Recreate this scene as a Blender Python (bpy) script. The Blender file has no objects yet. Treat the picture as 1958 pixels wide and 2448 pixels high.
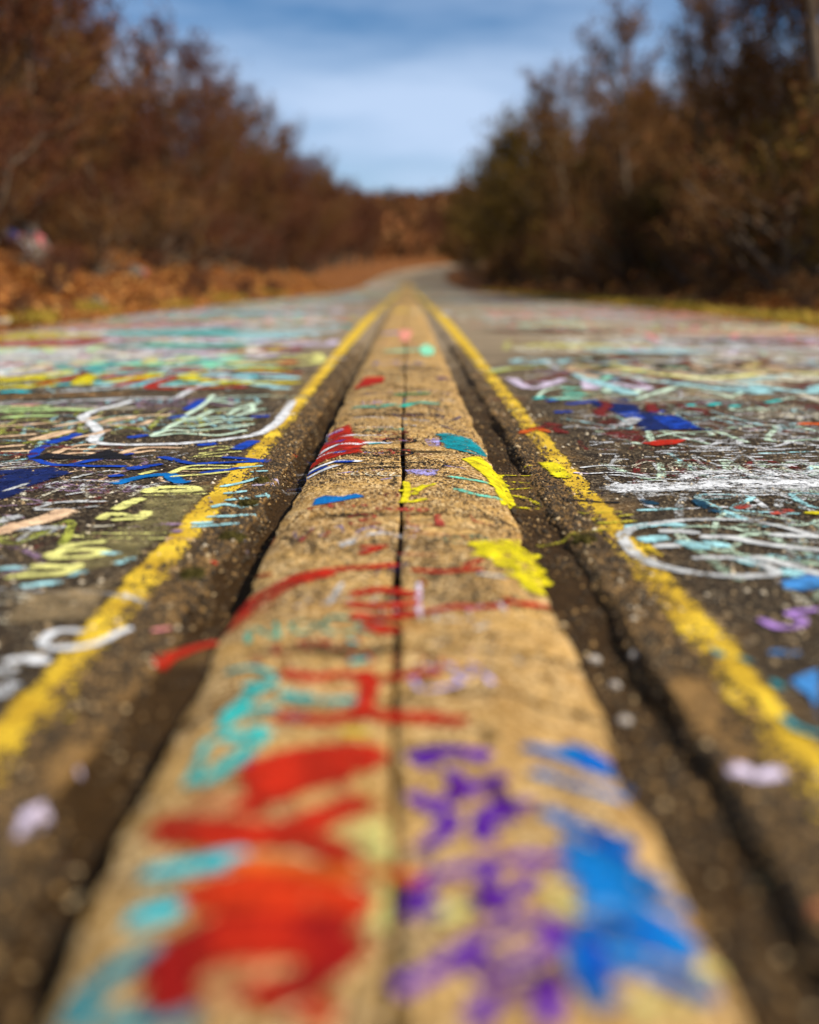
import bpy, bmesh, math, random
import numpy as np
from mathutils import Vector, noise as mnoise

# ------------------------------------------------------------------ camera, sky, sun, exposure
SC = bpy.context.scene
COL = SC.collection
CAM_H = 0.55
PITCH = math.radians(12.159)
YAW = math.radians(0.124)
cam_d = bpy.data.cameras.new('camera')
cam = bpy.data.objects.new('camera', cam_d)
COL.objects.link(cam)
cam.location = (0, 0, CAM_H)
cam.rotation_euler = (math.pi / 2 - PITCH, 0, -YAW)
cam_d.sensor_fit = 'VERTICAL'
cam_d.sensor_height = 36.0
cam_d.sensor_width = 36.0
cam_d.lens = 38.58
cam_d.clip_start = 0.02
cam_d.clip_end = 5000
cam_d.dof.use_dof = True
cam_d.dof.focus_distance = 3.08
cam_d.dof.aperture_fstop = 1.02
SC.camera = cam

SUN_AZ = math.radians(122)      # from +Y (view direction) towards +X
SUN_EL = math.radians(46)
world = bpy.data.worlds.new('World')
SC.world = world
world.use_nodes = True
wn, wl = world.node_tree.nodes, world.node_tree.links
wn.clear()
w_out = wn.new('ShaderNodeOutputWorld')
w_bg = wn.new('ShaderNodeBackground')
w_sky = wn.new('ShaderNodeTexSky')
w_sky.sky_type = 'NISHITA'
w_sky.sun_disc = False
w_sky.sun_elevation = SUN_EL
w_sky.sun_rotation = SUN_AZ
w_sky.air_density = 1.0
w_sky.dust_density = 0.0
w_sky.ozone_density = 5.0
w_sky.altitude = 800
w_bg.inputs['Strength'].default_value = 0.075
w_tc = wn.new('ShaderNodeTexCoord')
w_map = wn.new('ShaderNodeMapping')
w_map.inputs['Location'].default_value = (1.1, 8.3, 3.08)
w_map.inputs['Scale'].default_value = (1.5, 1.5, 7.0)
w_noise = wn.new('ShaderNodeTexNoise')
w_noise.inputs['Scale'].default_value = 1.25
w_noise.inputs['Detail'].default_value = 6.0
w_noise.inputs['Roughness'].default_value = 0.55
w_ramp = wn.new('ShaderNodeValToRGB')
w_ramp.color_ramp.elements[0].position = 0.32
w_ramp.color_ramp.elements[0].color = (0, 0, 0, 1)
w_ramp.color_ramp.elements[1].position = 0.66
w_ramp.color_ramp.elements[1].color = (0.85, 0.85, 0.85, 1)
w_mix = wn.new('ShaderNodeMixRGB')
w_mix.inputs['Color2'].default_value = (7.0, 8.7, 11.6, 1)     # thin high cloud, in sky radiance units
wl.new(w_tc.outputs['Generated'], w_map.inputs['Vector'])
wl.new(w_map.outputs['Vector'], w_noise.inputs['Vector'])
wl.new(w_noise.outputs['Fac'], w_ramp.inputs['Fac'])
wl.new(w_ramp.outputs['Color'], w_mix.inputs['Fac'])
w_sat = wn.new('ShaderNodeHueSaturation')
w_sat.inputs['Saturation'].default_value = 1.3
wl.new(w_sky.outputs['Color'], w_sat.inputs['Color'])
wl.new(w_sat.outputs['Color'], w_mix.inputs['Color1'])
wl.new(w_mix.outputs['Color'], w_bg.inputs['Color'])
wl.new(w_bg.outputs['Background'], w_out.inputs['Surface'])

sun_d = bpy.data.lights.new('sun', 'SUN')
sun_d.energy = 5.0
sun_d.angle = math.radians(0.53)
sun_d.color = (1.0, 0.91, 0.76)
sun = bpy.data.objects.new('sun', sun_d)
COL.objects.link(sun)
sun_vec = Vector((math.cos(SUN_EL) * math.sin(SUN_AZ), math.cos(SUN_EL) * math.cos(SUN_AZ), math.sin(SUN_EL)))
sun.rotation_euler = (-sun_vec).to_track_quat('-Z', 'Y').to_euler()
sun.location = (20, -20, 30)

SC.render.engine = 'CYCLES'
SC.cycles.use_denoising = True
SC.cycles.transparent_max_bounces = 40
SC.cycles.max_bounces = 5
SC.cycles.diffuse_bounces = 2
SC.cycles.glossy_bounces = 2
SC.view_settings.view_transform = 'Standard'
SC.view_settings.look = 'None'
SC.view_settings.exposure = 0.2
SC.view_settings.gamma = 1.0
SC.view_settings.use_curve_mapping = False

rng = np.random.default_rng(61)
random.seed(61)

# ------------------------------------------------------------------ helpers
def link(o, parent=None):
    COL.objects.link(o)
    if parent is not None:
        o.parent = parent
    return o

def mesh_obj(name, verts, faces, mat, parent=None, smooth=False, attr=None):
    me = bpy.data.meshes.new(name)
    me.from_pydata([tuple(v) for v in verts] if not isinstance(verts, np.ndarray) else verts.tolist(), [],
                   faces if not isinstance(faces, np.ndarray) else faces.tolist())
    if mat is not None:
        me.materials.append(mat)
    if smooth:
        me.polygons.foreach_set('use_smooth', [True] * len(me.polygons))
    if attr is not None:
        a = me.attributes.new('edge', 'FLOAT', 'POINT')
        a.data.foreach_set('value', np.asarray(attr, dtype=np.float32))
    me.update()
    return link(bpy.data.objects.new(name, me), parent)

def fast_tris(name, verts, tris, mat, parent=None):
    """many triangles from numpy arrays"""
    me = bpy.data.meshes.new(name)
    nv, nt = len(verts), len(tris)
    me.vertices.add(nv)
    me.vertices.foreach_set('co', np.asarray(verts, dtype=np.float32).ravel())
    me.loops.add(nt * 3)
    me.loops.foreach_set('vertex_index', np.asarray(tris, dtype=np.int32).ravel())
    me.polygons.add(nt)
    me.polygons.foreach_set('loop_start', np.arange(0, nt * 3, 3, dtype=np.int32))
    me.update(calc_edges=True)
    me.validate()
    me.materials.append(mat)
    return link(bpy.data.objects.new(name, me), parent)

def empty(name, loc, label, cat, group=None):
    o = bpy.data.objects.new(name, None)
    link(o)
    o.location = loc
    o['label'] = label
    o['category'] = cat
    if group:
        o['group'] = group
    return o

def tag(o, label=None, cat=None, group=None, kind=None):
    if label: o['label'] = label
    if cat: o['category'] = cat
    if group: o['group'] = group
    if kind: o['kind'] = kind
    return o

class NT:
    """small node-tree builder"""
    def __init__(self, name):
        self.m = bpy.data.materials.new(name)
        self.m.use_nodes = True
        self.n = self.m.node_tree.nodes
        self.l = self.m.node_tree.links
        self.n.clear()
        self.out = self.n.new('ShaderNodeOutputMaterial')
        self.b = self.n.new('ShaderNodeBsdfPrincipled')
        self.l.new(self.b.outputs[0], self.out.inputs['Surface'])
        self.tc = self.n.new('ShaderNodeTexCoord')
        self.pos = self.tc.outputs['Object']
    def put(self, sock, v):
        if hasattr(v, 'node'):
            self.l.new(v, sock)
        else:
            sock.default_value = v
    def mapping(self, scale=(1, 1, 1), loc=(0, 0, 0), vec=None):
        m = self.n.new('ShaderNodeMapping')
        m.inputs['Scale'].default_value = scale
        m.inputs['Location'].default_value = loc
        self.l.new(vec or self.pos, m.inputs['Vector'])
        return m.outputs[0]
    def noise(self, scale, detail=3, rough=.55, vec=None):
        t = self.n.new('ShaderNodeTexNoise')
        t.inputs['Scale'].default_value = scale
        t.inputs['Detail'].default_value = detail
        t.inputs['Roughness'].default_value = rough
        self.l.new(vec or self.pos, t.inputs['Vector'])
        return t.outputs['Fac']
    def voronoi(self, scale, out='Distance', vec=None, feature='F1'):
        t = self.n.new('ShaderNodeTexVoronoi')
        t.feature = feature
        t.inputs['Scale'].default_value = scale
        self.l.new(vec or self.pos, t.inputs['Vector'])
        return t.outputs[out]
    def math(self, op, a, b=0.0, clamp=False):
        m = self.n.new('ShaderNodeMath')
        m.operation = op
        m.use_clamp = clamp
        self.put(m.inputs[0], a)
        self.put(m.inputs[1], b)
        return m.outputs[0]
    def rng(self, v, a, b, c=0.0, d=1.0, smooth=True):
        m = self.n.new('ShaderNodeMapRange')
        m.interpolation_type = 'SMOOTHSTEP' if smooth else 'LINEAR'
        self.put(m.inputs['Value'], v)
        self.put(m.inputs['From Min'], a)
        self.put(m.inputs['From Max'], b)
        self.put(m.inputs['To Min'], c)
        self.put(m.inputs['To Max'], d)
        return m.outputs[0]
    def mix(self, f, a, b, mode='MIX'):
        m = self.n.new('ShaderNodeMixRGB')
        m.blend_type = mode
        self.put(m.inputs['Fac'], f)
        self.put(m.inputs['Color1'], a if hasattr(a, 'node') else (*a, 1))
        self.put(m.inputs['Color2'], b if hasattr(b, 'node') else (*b, 1))
        return m.outputs[0]
    def ramp(self, f, stops, const=False):
        r = self.n.new('ShaderNodeValToRGB')
        if const:
            r.color_ramp.interpolation = 'CONSTANT'
        e = r.color_ramp.elements
        while len(e) < len(stops):
            e.new(0.5)
        for i, (p, c) in enumerate(stops):
            e[i].position = p
            e[i].color = (*c, 1)
        self.l.new(f, r.inputs['Fac'])
        return r.outputs['Color']
    def island(self):
        g = self.n.new('ShaderNodeNewGeometry')
        return g.outputs['Random Per Island']
    def bump(self, h, strength=1.0, dist=.003):
        b = self.n.new('ShaderNodeBump')
        b.inputs['Strength'].default_value = strength
        b.inputs['Distance'].default_value = dist
        self.l.new(h, b.inputs['Height'])
        self.l.new(b.outputs[0], self.b.inputs['Normal'])
    def done(self, color=None, rough=.9, spec=.3):
        if color is not None:
            self.put(self.b.inputs['Base Color'], color if hasattr(color, 'node') else (*color, 1))
        self.put(self.b.inputs['Roughness'], rough)
        self.b.inputs['Specular IOR Level'].default_value = spec
        return self.m

# ------------------------------------------------------------------ materials
def mat_asphalt():
    t = NT('asphalt')
    big = t.noise(.55, 4, .6)
    mid = t.noise(3.2, 5, .65)
    col = t.mix(t.rng(big, .40, .66), (.016, .010, .006), (.058, .040, .023))
    col = t.mix(t.rng(mid, .45, .72), col, (.11, .076, .042))
    # grains of stone in the binder
    cell = t.voronoi(120, 'Color')
    sep = t.n.new('ShaderNodeSeparateColor'); t.l.new(cell, sep.inputs[0])
    grain = t.ramp(sep.outputs[0], [(0, (.008, .005, .003)), (.5, (.04, .026, .014)), (.80, (.14, .095, .05)), (.95, (.40, .31, .19))])
    col = t.mix(t.rng(t.noise(9, 3), .35, .65, .25, .6), col, grain)
    # brown road dirt swept in beside the median
    sx = t.n.new('ShaderNodeSeparateXYZ'); t.l.new(t.pos, sx.inputs[0])
    ax = t.math('ABSOLUTE', sx.outputs[0])
    near = t.math('ADD', ax, t.math('MULTIPLY', t.math('SUBTRACT', t.noise(5, 4), .5), .35))
    dirt = t.mix(t.noise(26, 4), (.105, .052, .015), (.43, .24, .078))
    col = t.mix(t.rng(near, .36, .56, .9, 0), col, dirt)
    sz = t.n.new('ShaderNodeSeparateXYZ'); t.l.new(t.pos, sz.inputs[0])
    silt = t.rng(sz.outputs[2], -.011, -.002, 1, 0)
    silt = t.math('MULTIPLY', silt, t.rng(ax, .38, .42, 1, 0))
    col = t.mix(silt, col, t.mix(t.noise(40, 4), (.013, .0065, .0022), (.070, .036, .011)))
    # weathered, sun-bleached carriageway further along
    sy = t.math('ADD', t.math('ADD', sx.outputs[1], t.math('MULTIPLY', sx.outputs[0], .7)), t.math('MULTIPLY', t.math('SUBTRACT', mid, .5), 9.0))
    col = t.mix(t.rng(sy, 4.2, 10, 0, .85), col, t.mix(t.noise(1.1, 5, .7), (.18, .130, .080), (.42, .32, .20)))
    h = t.math('ADD', t.voronoi(120), t.math('MULTIPLY', t.noise(330, 2), .6))
    t.bump(h, 1.0, .005)
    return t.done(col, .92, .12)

def mat_concrete():
    t = NT('median_concrete')
    big = t.noise(3.4, 6, .65)
    col = t.mix(t.rng(big, .36, .64), (.36, .185, .046), (.70, .41, .115))
    stain = t.noise(7.5, 6, .7)
    col = t.mix(t.rng(stain, .50, .64, 0, .85), col, (.17, .095, .034))
    col = t.mix(t.rng(t.noise(31, 5, .7), .53, .66, 0, .7), col, (.12, .066, .024))
    cell = t.voronoi(150, 'Color')
    sep = t.n.new('ShaderNodeSeparateColor'); t.l.new(cell, sep.inputs[0])
    grain = t.ramp(sep.outputs[1], [(0, (.030, .015, .006)), (.33, (.19, .100, .030)), (.6, (.56, .34, .115)), (.92, (.80, .58, .30))])
    col = t.mix(t.rng(t.noise(14, 3), .38, .62, .35, .85), col, grain)
    pits = t.voronoi(75)
    pm = t.math('MULTIPLY', t.rng(pits, .10, .22, 1, 0), t.rng(t.noise(22, 3), .42, .56))
    col = t.mix(t.math('MULTIPLY', pm, .85), col, (.035, .020, .009))
    wob = t.n.new('ShaderNodeVectorMath'); wob.operation = 'ADD'
    nv = t.n.new('ShaderNodeTexNoise'); nv.inputs['Scale'].default_value = 9.0; nv.inputs['Detail'].default_value = 4.0
    t.l.new(t.pos, nv.inputs['Vector'])
    sc = t.n.new('ShaderNodeVectorMath'); sc.operation = 'SCALE'; sc.inputs['Scale'].default_value = .12
    t.l.new(nv.outputs['Color'], sc.inputs[0])
    t.l.new(t.pos, wob.inputs[0]); t.l.new(sc.outputs[0], wob.inputs[1])
    ck = t.voronoi(3.6, 'Distance', wob.outputs[0], 'DISTANCE_TO_EDGE')
    cm = t.math('MULTIPLY', t.rng(ck, .006, .022, 1, 0), t.rng(t.noise(2.2, 3), .46, .56))
    col = t.mix(t.math('MULTIPLY', cm, .9), col, (.025, .013, .006))
    pm = t.math('MAXIMUM', pm, cm)
    h = t.math('SUBTRACT', t.math('ADD', t.voronoi(150), t.math('MULTIPLY', t.noise(60, 4), 1.2)), t.math('MULTIPLY', pm, 1.5))
    t.bump(h, .9, .004)
    return t.done(col, .9, .12)

def mat_stone(name, stops, rough=.85):
    t = NT(name)
    c = t.ramp(t.island(), stops, const=True)
    c = t.mix(.15, c, t.mix(t.noise(160, 3), (.02, .013, .007), (.4, .28, .15)))
    return t.done(c, rough, .3)

def mat_island(name, stops, rough=.85, spec=.2, trans=0.0):
    t = NT(name)
    c = t.ramp(t.island(), stops)
    t.done(c, rough, spec)
    if trans:
        tr = t.n.new('ShaderNodeBsdfTranslucent')
        t.l.new(c, tr.inputs['Color'])
        mx = t.n.new('ShaderNodeMixShader')
        mx.inputs[0].default_value = trans
        t.l.new(t.b.outputs[0], mx.inputs[1]); t.l.new(tr.outputs[0], mx.inputs[2])
        t.l.new(mx.outputs[0], t.out.inputs['Surface'])
    return t.m

def mat_bark(name, a, b):
    t = NT(name)
    v = t.mapping((14, 14, 2.5))
    f = t.noise(1.0, 5, .65, v)
    t.bump(f, .8, .02)
    return t.done(t.mix(t.rng(f, .35, .65), a, b), .9, .2)

def mat_ground():
    t = NT('leafy_ground')
    a = t.noise(1.3, 6, .65)
    b = t.noise(11, 5, .7)
    c = t.mix(t.rng(a, .38, .64), (.10, .036, .010), (.26, .10, .026))
    c = t.mix(t.rng(b, .48, .66, 0, .8), c, (.09, .036, .014))
    t.bump(b, .8, .05)
    return t.done(c, .95, .1)

PAINTS = {
 'red_orange': (.52, .030, .003),
 'red': (0.44, 0.018, 0.003), 'red_deep': (0.27, 0.006, 0.003), 'red_dull': (.42, .06, .035), 'crimson': (0.3, 0.008, 0.014), 'maroon': (.17, .016, .012),
 'orange': (0.62, 0.1, 0.008), 'orange_pale': (.55, .27, .07), 'pink': (.75, .25, .25), 'pink_warm': (0.66, 0.22, 0.09), 'salmon': (.80, .29, .20),
 'peach': (0.85, 0.52, 0.31), 'yellow': (0.72, 0.6, 0.008), 'yellow_gold': (.70, .47, .025), 'yellow_pale': (.74, .70, .22), 'yellow_dull': (.50, .42, .03),
 'lime_dull': (.45, .47, .07), 'green': (.02, .26, .09), 'green_pale': (.50, .70, .26), 'mint': (.27, .72, .45), 'mint_deep': (.16, .58, .42),
 'mint_pale': (0.62, 0.86, 0.58), 'teal': (0.005, 0.24, 0.28), 'teal_green': (.03, .40, .29), 'turquoise': (0.03, 0.46, 0.42), 'cyan': (0.02, 0.48, 0.53),
 'cyan_pale': (.38, .70, .72), 'blue': (0.001, 0.140, 0.42), 'blue_deep': (0.001, 0.055, 0.36), 'blue_sky': (.06, .25, .58), 'blue_royal': (0.008, 0.05, 0.36), 'blue_dark': (.01, .05, .09),
 'navy': (0.008, 0.018, 0.1), 'purple': (0.1, 0.012, 0.3), 'plum': (0.06, 0.006, 0.12), 'violet_pale': (.42, .36, .72), 'violet_dull': (.30, .19, .27), 'lilac': (.68, .57, .70),
 'lilac_purple': (.42, .23, .58), 'white': (.80, .80, .79), 'grey_white': (.56, .56, .54), 'cream': (.76, .68, .50), 'black': (.010, .009, .010), 'soot': (.045, .030, .014),
 'dust': (0.4, 0.28, 0.14), 'dust_olive': (0.34, 0.28, 0.11),
}
_paint = {}
def paint(colour, wear):
    key = (colour, round(wear, 1))
    if key in _paint:
        return _paint[key]
    t = NT('paint_%s' % colour)
    base = PAINTS[colour]
    ed = t.n.new('ShaderNodeAttribute'); ed.attribute_name = 'edge'
    fine = t.noise(125, 3, .6)
    bigger = t.noise(20, 4, .6)
    n = t.math('ADD', t.math('MULTIPLY', fine, .5), t.math('MULTIPLY', bigger, .5))
    soft = .35 if colour not in ('dust', 'dust_olive', 'soot') else .0
    thr = t.math('ADD', .27 + .43 * wear, t.rng(ed.outputs['Fac'], soft, 1.05, 0, .36))
    wid = .05 if colour not in ('dust', 'dust_olive', 'soot', 'pink_warm') else .2
    wv = t.math('ADD', wid, t.math('MULTIPLY', ed.outputs['Fac'], .09))
    al = t.rng(n, t.math('SUBTRACT', thr, wv), t.math('ADD', thr, wv))
    if colour in ('dust', 'dust_olive', 'soot', 'pink_warm'): al = t.math('MULTIPLY', al, .7)
    # thin and thick coats
    coat = t.noise(16, 5, .65)
    dk = tuple(c * .55 for c in base)
    lt = tuple(min(.86, c * 1.15) for c in base)
    c = t.mix(t.rng(coat, .34, .66), dk, lt)
    t.bump(t.math('ADD', t.voronoi(120), fine), .8, .003)
    t.done(c, .8, .12)
    tr = t.n.new('ShaderNodeBsdfTransparent')
    mx = t.n.new('ShaderNodeMixShader')
    t.l.new(al, mx.inputs[0]); t.l.new(tr.outputs[0], mx.inputs[1]); t.l.new(t.b.outputs[0], mx.inputs[2])
    t.l.new(mx.outputs[0], t.out.inputs['Surface'])
    _paint[key] = t.m
    return t.m

M_ASPHALT = mat_asphalt()
M_CONCRETE = mat_concrete()
M_GROUND = mat_ground()
M_GRAVEL = mat_stone('road_stones', [(0, (.010, .006, .003)), (.50, (.040, .025, .012)), (.74, (.12, .075, .034)), (.87, (.32, .22, .11)), (.95, (.68, .57, .40))])
M_GUTTER = mat_stone('gutter_grit', [(0, (.012, .007, .003)), (.42, (.048, .025, .008)), (.70, (.13, .07, .020)), (.90, (.30, .17, .055)), (.98, (.55, .40, .21))])
M_LEAF = mat_island('fallen_leaves', [(0, (.10, .030, .008)), (.35, (.30, .095, .020)), (.7, (.56, .23, .050)), (1, (.72, .42, .13))], .8, .2, .2)
M_GRASS = mat_island('dry_grass', [(0, (.16, .13, .016)), (.5, (.44, .30, .030)), (1, (.62, .44, .09))], .8, .2, .25)
M_TWIG_RED = mat_island('red_brown_twigs', [(0, (.036, .012, .007)), (.5, (.090, .031, .015)), (1, (.18, .066, .031))], .9, .15)
M_TWIG_BRN = mat_island('brown_twigs', [(0, (.060, .030, .010)), (.5, (.15, .073, .022)), (1, (.28, .14, .042))], .9, .15)
M_TWIG_OLIVE = mat_island('olive_foliage', [(0, (.055, .036, .008)), (.5, (.125, .078, .014)), (1, (.22, .13, .026))], .85, .2, .15)
M_BARK = mat_bark('grey_brown_bark', (.060, .040, .026), (.17, .125, .085))
M_BARK_PALE = mat_bark('pale_grey_bark', (.13, .095, .058), (.30, .23, .15))

# ------------------------------------------------------------------ shape of the place
HW = 0.266                       # half width of the median
XC = -0.016                      # its middle
def road_x(y):                   # the road bends gently to the right far away
    return np.where(y > 120, 0.00042 * (np.maximum(y, 120) - 120) ** 2, 0.0)
_ry = np.arange(0, 1200, .5)
_rs = np.interp(_ry, [0, 11, 20, 70, 130, 1200], [0, 0, -.0085, -.0085, .020, .020])
_rz = np.concatenate([[0], np.cumsum(_rs[:-1] + _rs[1:]) * .25])
def road_z(y):                   # level, then sagging a little before it climbs
    return np.interp(y, _ry, _rz)
def fill(x, y):                  # how far grit has filled the gutters (0 empty .. 1 full)
    y = np.asarray(y, dtype=float); x = np.asarray(x, dtype=float)
    left = -.05 + .08 * np.sin(y * 2.1 + .6) + .40 * np.exp(-((y - 2.9) / .40) ** 2) + 1.0 * np.exp(-((y - 1.57) / .21) ** 2)
    right = .64 + .12 * np.sin(y * 2.6 + 1.3) + .10 * np.sin(y * 7.1) + .2 * np.exp(-((y - 2.9) / .5) ** 2)
    return np.clip(np.where(x < 0, left, right), 0, .88)
def gutter_w(x, y):              # outer edge of the gutter
    y = np.asarray(y, dtype=float)
    t = np.clip((y - 1.5) / 1.0, 0, 1)
    return np.where(np.asarray(x, dtype=float) < 0, .358 - .020 * t * t * (3 - 2 * t), .338) + .006 * np.sin(y * 6.3 + 1) * np.sin(y * 13) + .003 * np.sin(y * 29)
def gutter_z(x, y):
    return -.062 * (1 - fill(x, y))
def edge_w(y, s):                # ragged edge of the median
    y = np.asarray(y, dtype=float)
    chip = np.maximum(0, np.sin(y * 5.3 + s * 2.0) * np.sin(y * 11.7 + s) - .35) * .020 + np.maximum(0, np.sin(y * 37 + s * 2.0) * np.sin(y * 23.1 + s) - .5) * .012
    return HW - chip + .003 * np.sin(y * 1.7 + s * 1.7) + .0025 * np.sin(y * 8.9 + s) + .002 * np.sin(y * 23 + s * 3)
def median_z(x, y):
    t = np.minimum(np.abs(x) / HW, 1.0)
    return .032 * (1 - t ** 5)
def surf(x, y):
    s = 1 if x > XC else -1
    ew = float(edge_w(y, s))
    if abs(x - XC) < ew:
        return float(median_z((x - XC) * HW / ew, y)) + float(road_z(y))
    ax = abs(x)
    gz = float(gutter_z(x, y))
    gw = float(gutter_w(x, y))
    if ax < gw: return gz + float(road_z(y))
    if ax < gw + .02: return gz * (1 - (ax - gw) / .020) + float(road_z(y))
    return float(road_z(y))
LEFT_E, RIGHT_E = -4.25, 4.65
def ground_z(x, y):
    x = np.asarray(x, dtype=float); y = np.asarray(y, dtype=float)
    a = x - road_x(y)
    el = np.maximum(LEFT_E - a, 0); er = np.maximum(a - RIGHT_E, 0)
    def sm(v, lo, hi):
        t = np.clip((v - lo) / (hi - lo), 0, 1); return t * t * (3 - 2 * t)
    z = np.where((a > LEFT_E) & (a < RIGHT_E), -.30, -.035)
    z = z + 1.25 * sm(el, .3, 4.6) + 2.2 * sm(el, 3.5, 16) + 4.0 * sm(el, 15, 60)
    z = z + .95 * sm(er, .5, 4.6) + 1.6 * sm(er, 4, 16) + 3.0 * sm(er, 15, 60)
    e = np.maximum(el, er)
    z = z + np.clip(e / 2, 0, 1) * (.12 * np.sin(x * 1.7 + y * .9) + .09 * np.sin(x * 3.1 - y * 2.3) + .14 * np.sin(y * .55 + x * .3))
    z = z + road_z(np.minimum(y, 400))
    # wooded ridge closing the view
    z = z + 25 * sm(y, 300, 720) * (1 + .12 * np.sin(x * .011 + .8) + .05 * np.sin(x * .031))
    return z

# ------------------------------------------------------------------ ground and road sheets
def grid_obj(name, xs, ys, zf, mat, smooth=True, shift=None):
    X, Y = np.meshgrid(np.asarray(xs, float), np.asarray(ys, float))
    if shift is not None:
        X = shift(X, Y)
    Zv = zf(X, Y)
    n, m = X.shape
    idx = np.arange(n * m).reshape(n, m)
    f = np.stack([idx[:-1, :-1], idx[:-1, 1:], idx[1:, 1:], idx[1:, :-1]], -1).reshape(-1, 4)
    return mesh_obj(name, np.stack([X, Y, Zv], -1).reshape(-1, 3), f, mat, None, smooth)

gx = np.concatenate([-np.geomspace(900, 62, 14), -np.arange(58, 12, -2.0), np.arange(-12, -4.2, .4), [-4.24, -4.2, -3, 0, 3, 4.6, 4.64], np.arange(4.7, 12, .4), np.arange(12, 60, 2.0), np.geomspace(62, 900, 14)])
gy = np.concatenate([[-40, -20, -8, -2], np.arange(0, 40, .6), np.arange(40, 120, 2.0), np.arange(120, 320, 6), np.arange(320, 1000, 20), [1100, 1400, 2000]])
ground = grid_obj('ground', gx, gy, ground_z, M_GROUND, True, lambda X, Y: X + road_x(Y))
tag(ground, 'leaf covered ground and wooded ridge beside and beyond the road', kind='structure')

def road_prof(X, Y):
    a = X - road_x(Y)
    ax = np.abs(a)
    gz = gutter_z(a, Y)
    gw = gutter_w(a, Y)
    z = np.where(ax < gw + .0005, gz, np.where(ax < gw + .021, gz * np.clip(1 - (ax - gw) / .020, 0, 1), 0))
    z = z + np.where(ax > 4.15, -.03, 0)
    return z + road_z(Y)
rx = [-4.30, -4.25, -4.12, -3.6, -3, -2.4, -1.8, -1.2, -.8, -.5, -.42, -.353, -.346, -.340, -.333, -.29, -.24, 0, .24, .29, .333, .340, .346, .353, .42, .5, .8, 1.2, 1.8, 2.4, 3, 3.6, 4.12, 4.5, 4.65, 4.70]
ry = np.concatenate([np.arange(-2, 8, .06), np.arange(8, 20, .25), np.arange(20, 60, 1.0), np.arange(60, 330, 3.0)])
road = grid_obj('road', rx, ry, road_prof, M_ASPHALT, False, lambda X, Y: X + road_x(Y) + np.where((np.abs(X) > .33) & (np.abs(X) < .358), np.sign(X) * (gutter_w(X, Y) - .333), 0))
tag(road, 'old asphalt road covered in graffiti with a concrete strip down its middle', kind='structure')

# ------------------------------------------------------------------ concrete median: two rows of slabs with open joints
median = bpy.data.objects.new('median', None)
link(median)
tag(median, 'worn tan concrete median strip running down the middle of the road', kind='structure')
CRACK = -.014
JOINTS = [-1.4, -.45, .52, 1.49, 2.385, 3.27, 4.16, 5.2, 6.3]
while JOINTS[-1] < 34:
    JOINTS.append(JOINTS[-1] + 1.02 + .12 * math.sin(len(JOINTS) * 2.3))
def slab(y0, y1, s, name, ny, gap=.006, cut=.006):
    """one half-width slab between two joints; s = -1 or 1 is its side of the centre crack"""
    r = random.Random(int(y0 * 100) * 2 + s)
    dz0, dz1 = r.uniform(-.001, .001), r.uniform(-.001, .001)
    ys = np.linspace(y0 + gap, y1 - gap, ny)
    fr = [0, .0, .02, .10, .25, .42, .58, .70, .79, .86, .92, .96, .985, 1.0, 1.0]
    nx = len(fr)
    V, F = [], []
    for j, y in enumerate(ys):
        ew = float(edge_w(y, s))
        x_in = CRACK + .003 * math.sin(y * 2.7) + .0016 * math.sin(y * 9.1) + s * (cut * (1 + .35 * math.sin(y * 4.3)) + .0015 * math.sin(y * 31) + .001 * math.sin(y * 77))
        endrow = j in (0, ny - 1)
        for i, t in enumerate(fr):
            x = x_in + (XC + s * ew - x_in) * t
            z = .032 * (1 - min(abs(x - XC) / ew, 1.0) ** 5) + dz0 + (dz1 - dz0) * j / (ny - 1)
            if i in (0, nx - 1): z = -.065
            elif i == 1: z -= .003
            elif endrow: z -= .003
            if 1 < i < nx - 2 and y < 8: z += .0012 * mnoise.noise((x * 14, y * 14, 3)) - .004 * max(0, mnoise.noise((x * 5, y * 5, 8)) - .25)
            V.append((x, y, z + float(road_z(y))))
    for j in range(ny - 1):
        for i in range(nx - 1):
            a = j * nx + i
            q = (a, a + 1, a + nx + 1, a + nx)
            F.append(q if s > 0 else q[::-1])
    for j in (0, ny - 1):
        ring = [j * nx + i for i in range(nx)]
        F.append(ring if (j == 0) == (s > 0) else ring[::-1])
    return mesh_obj(name, V, F, M_CONCRETE, median, False)
for k in range(len(JOINTS) - 1):
    for s in (-1, 1):
        slab(JOINTS[k], JOINTS[k + 1], s, 'concrete_slab', 26 if JOINTS[k] < 6 else 6)
for s in (-1, 1):
    slab(JOINTS[-1], 118.0, s, 'slab_run', 46)

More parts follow.
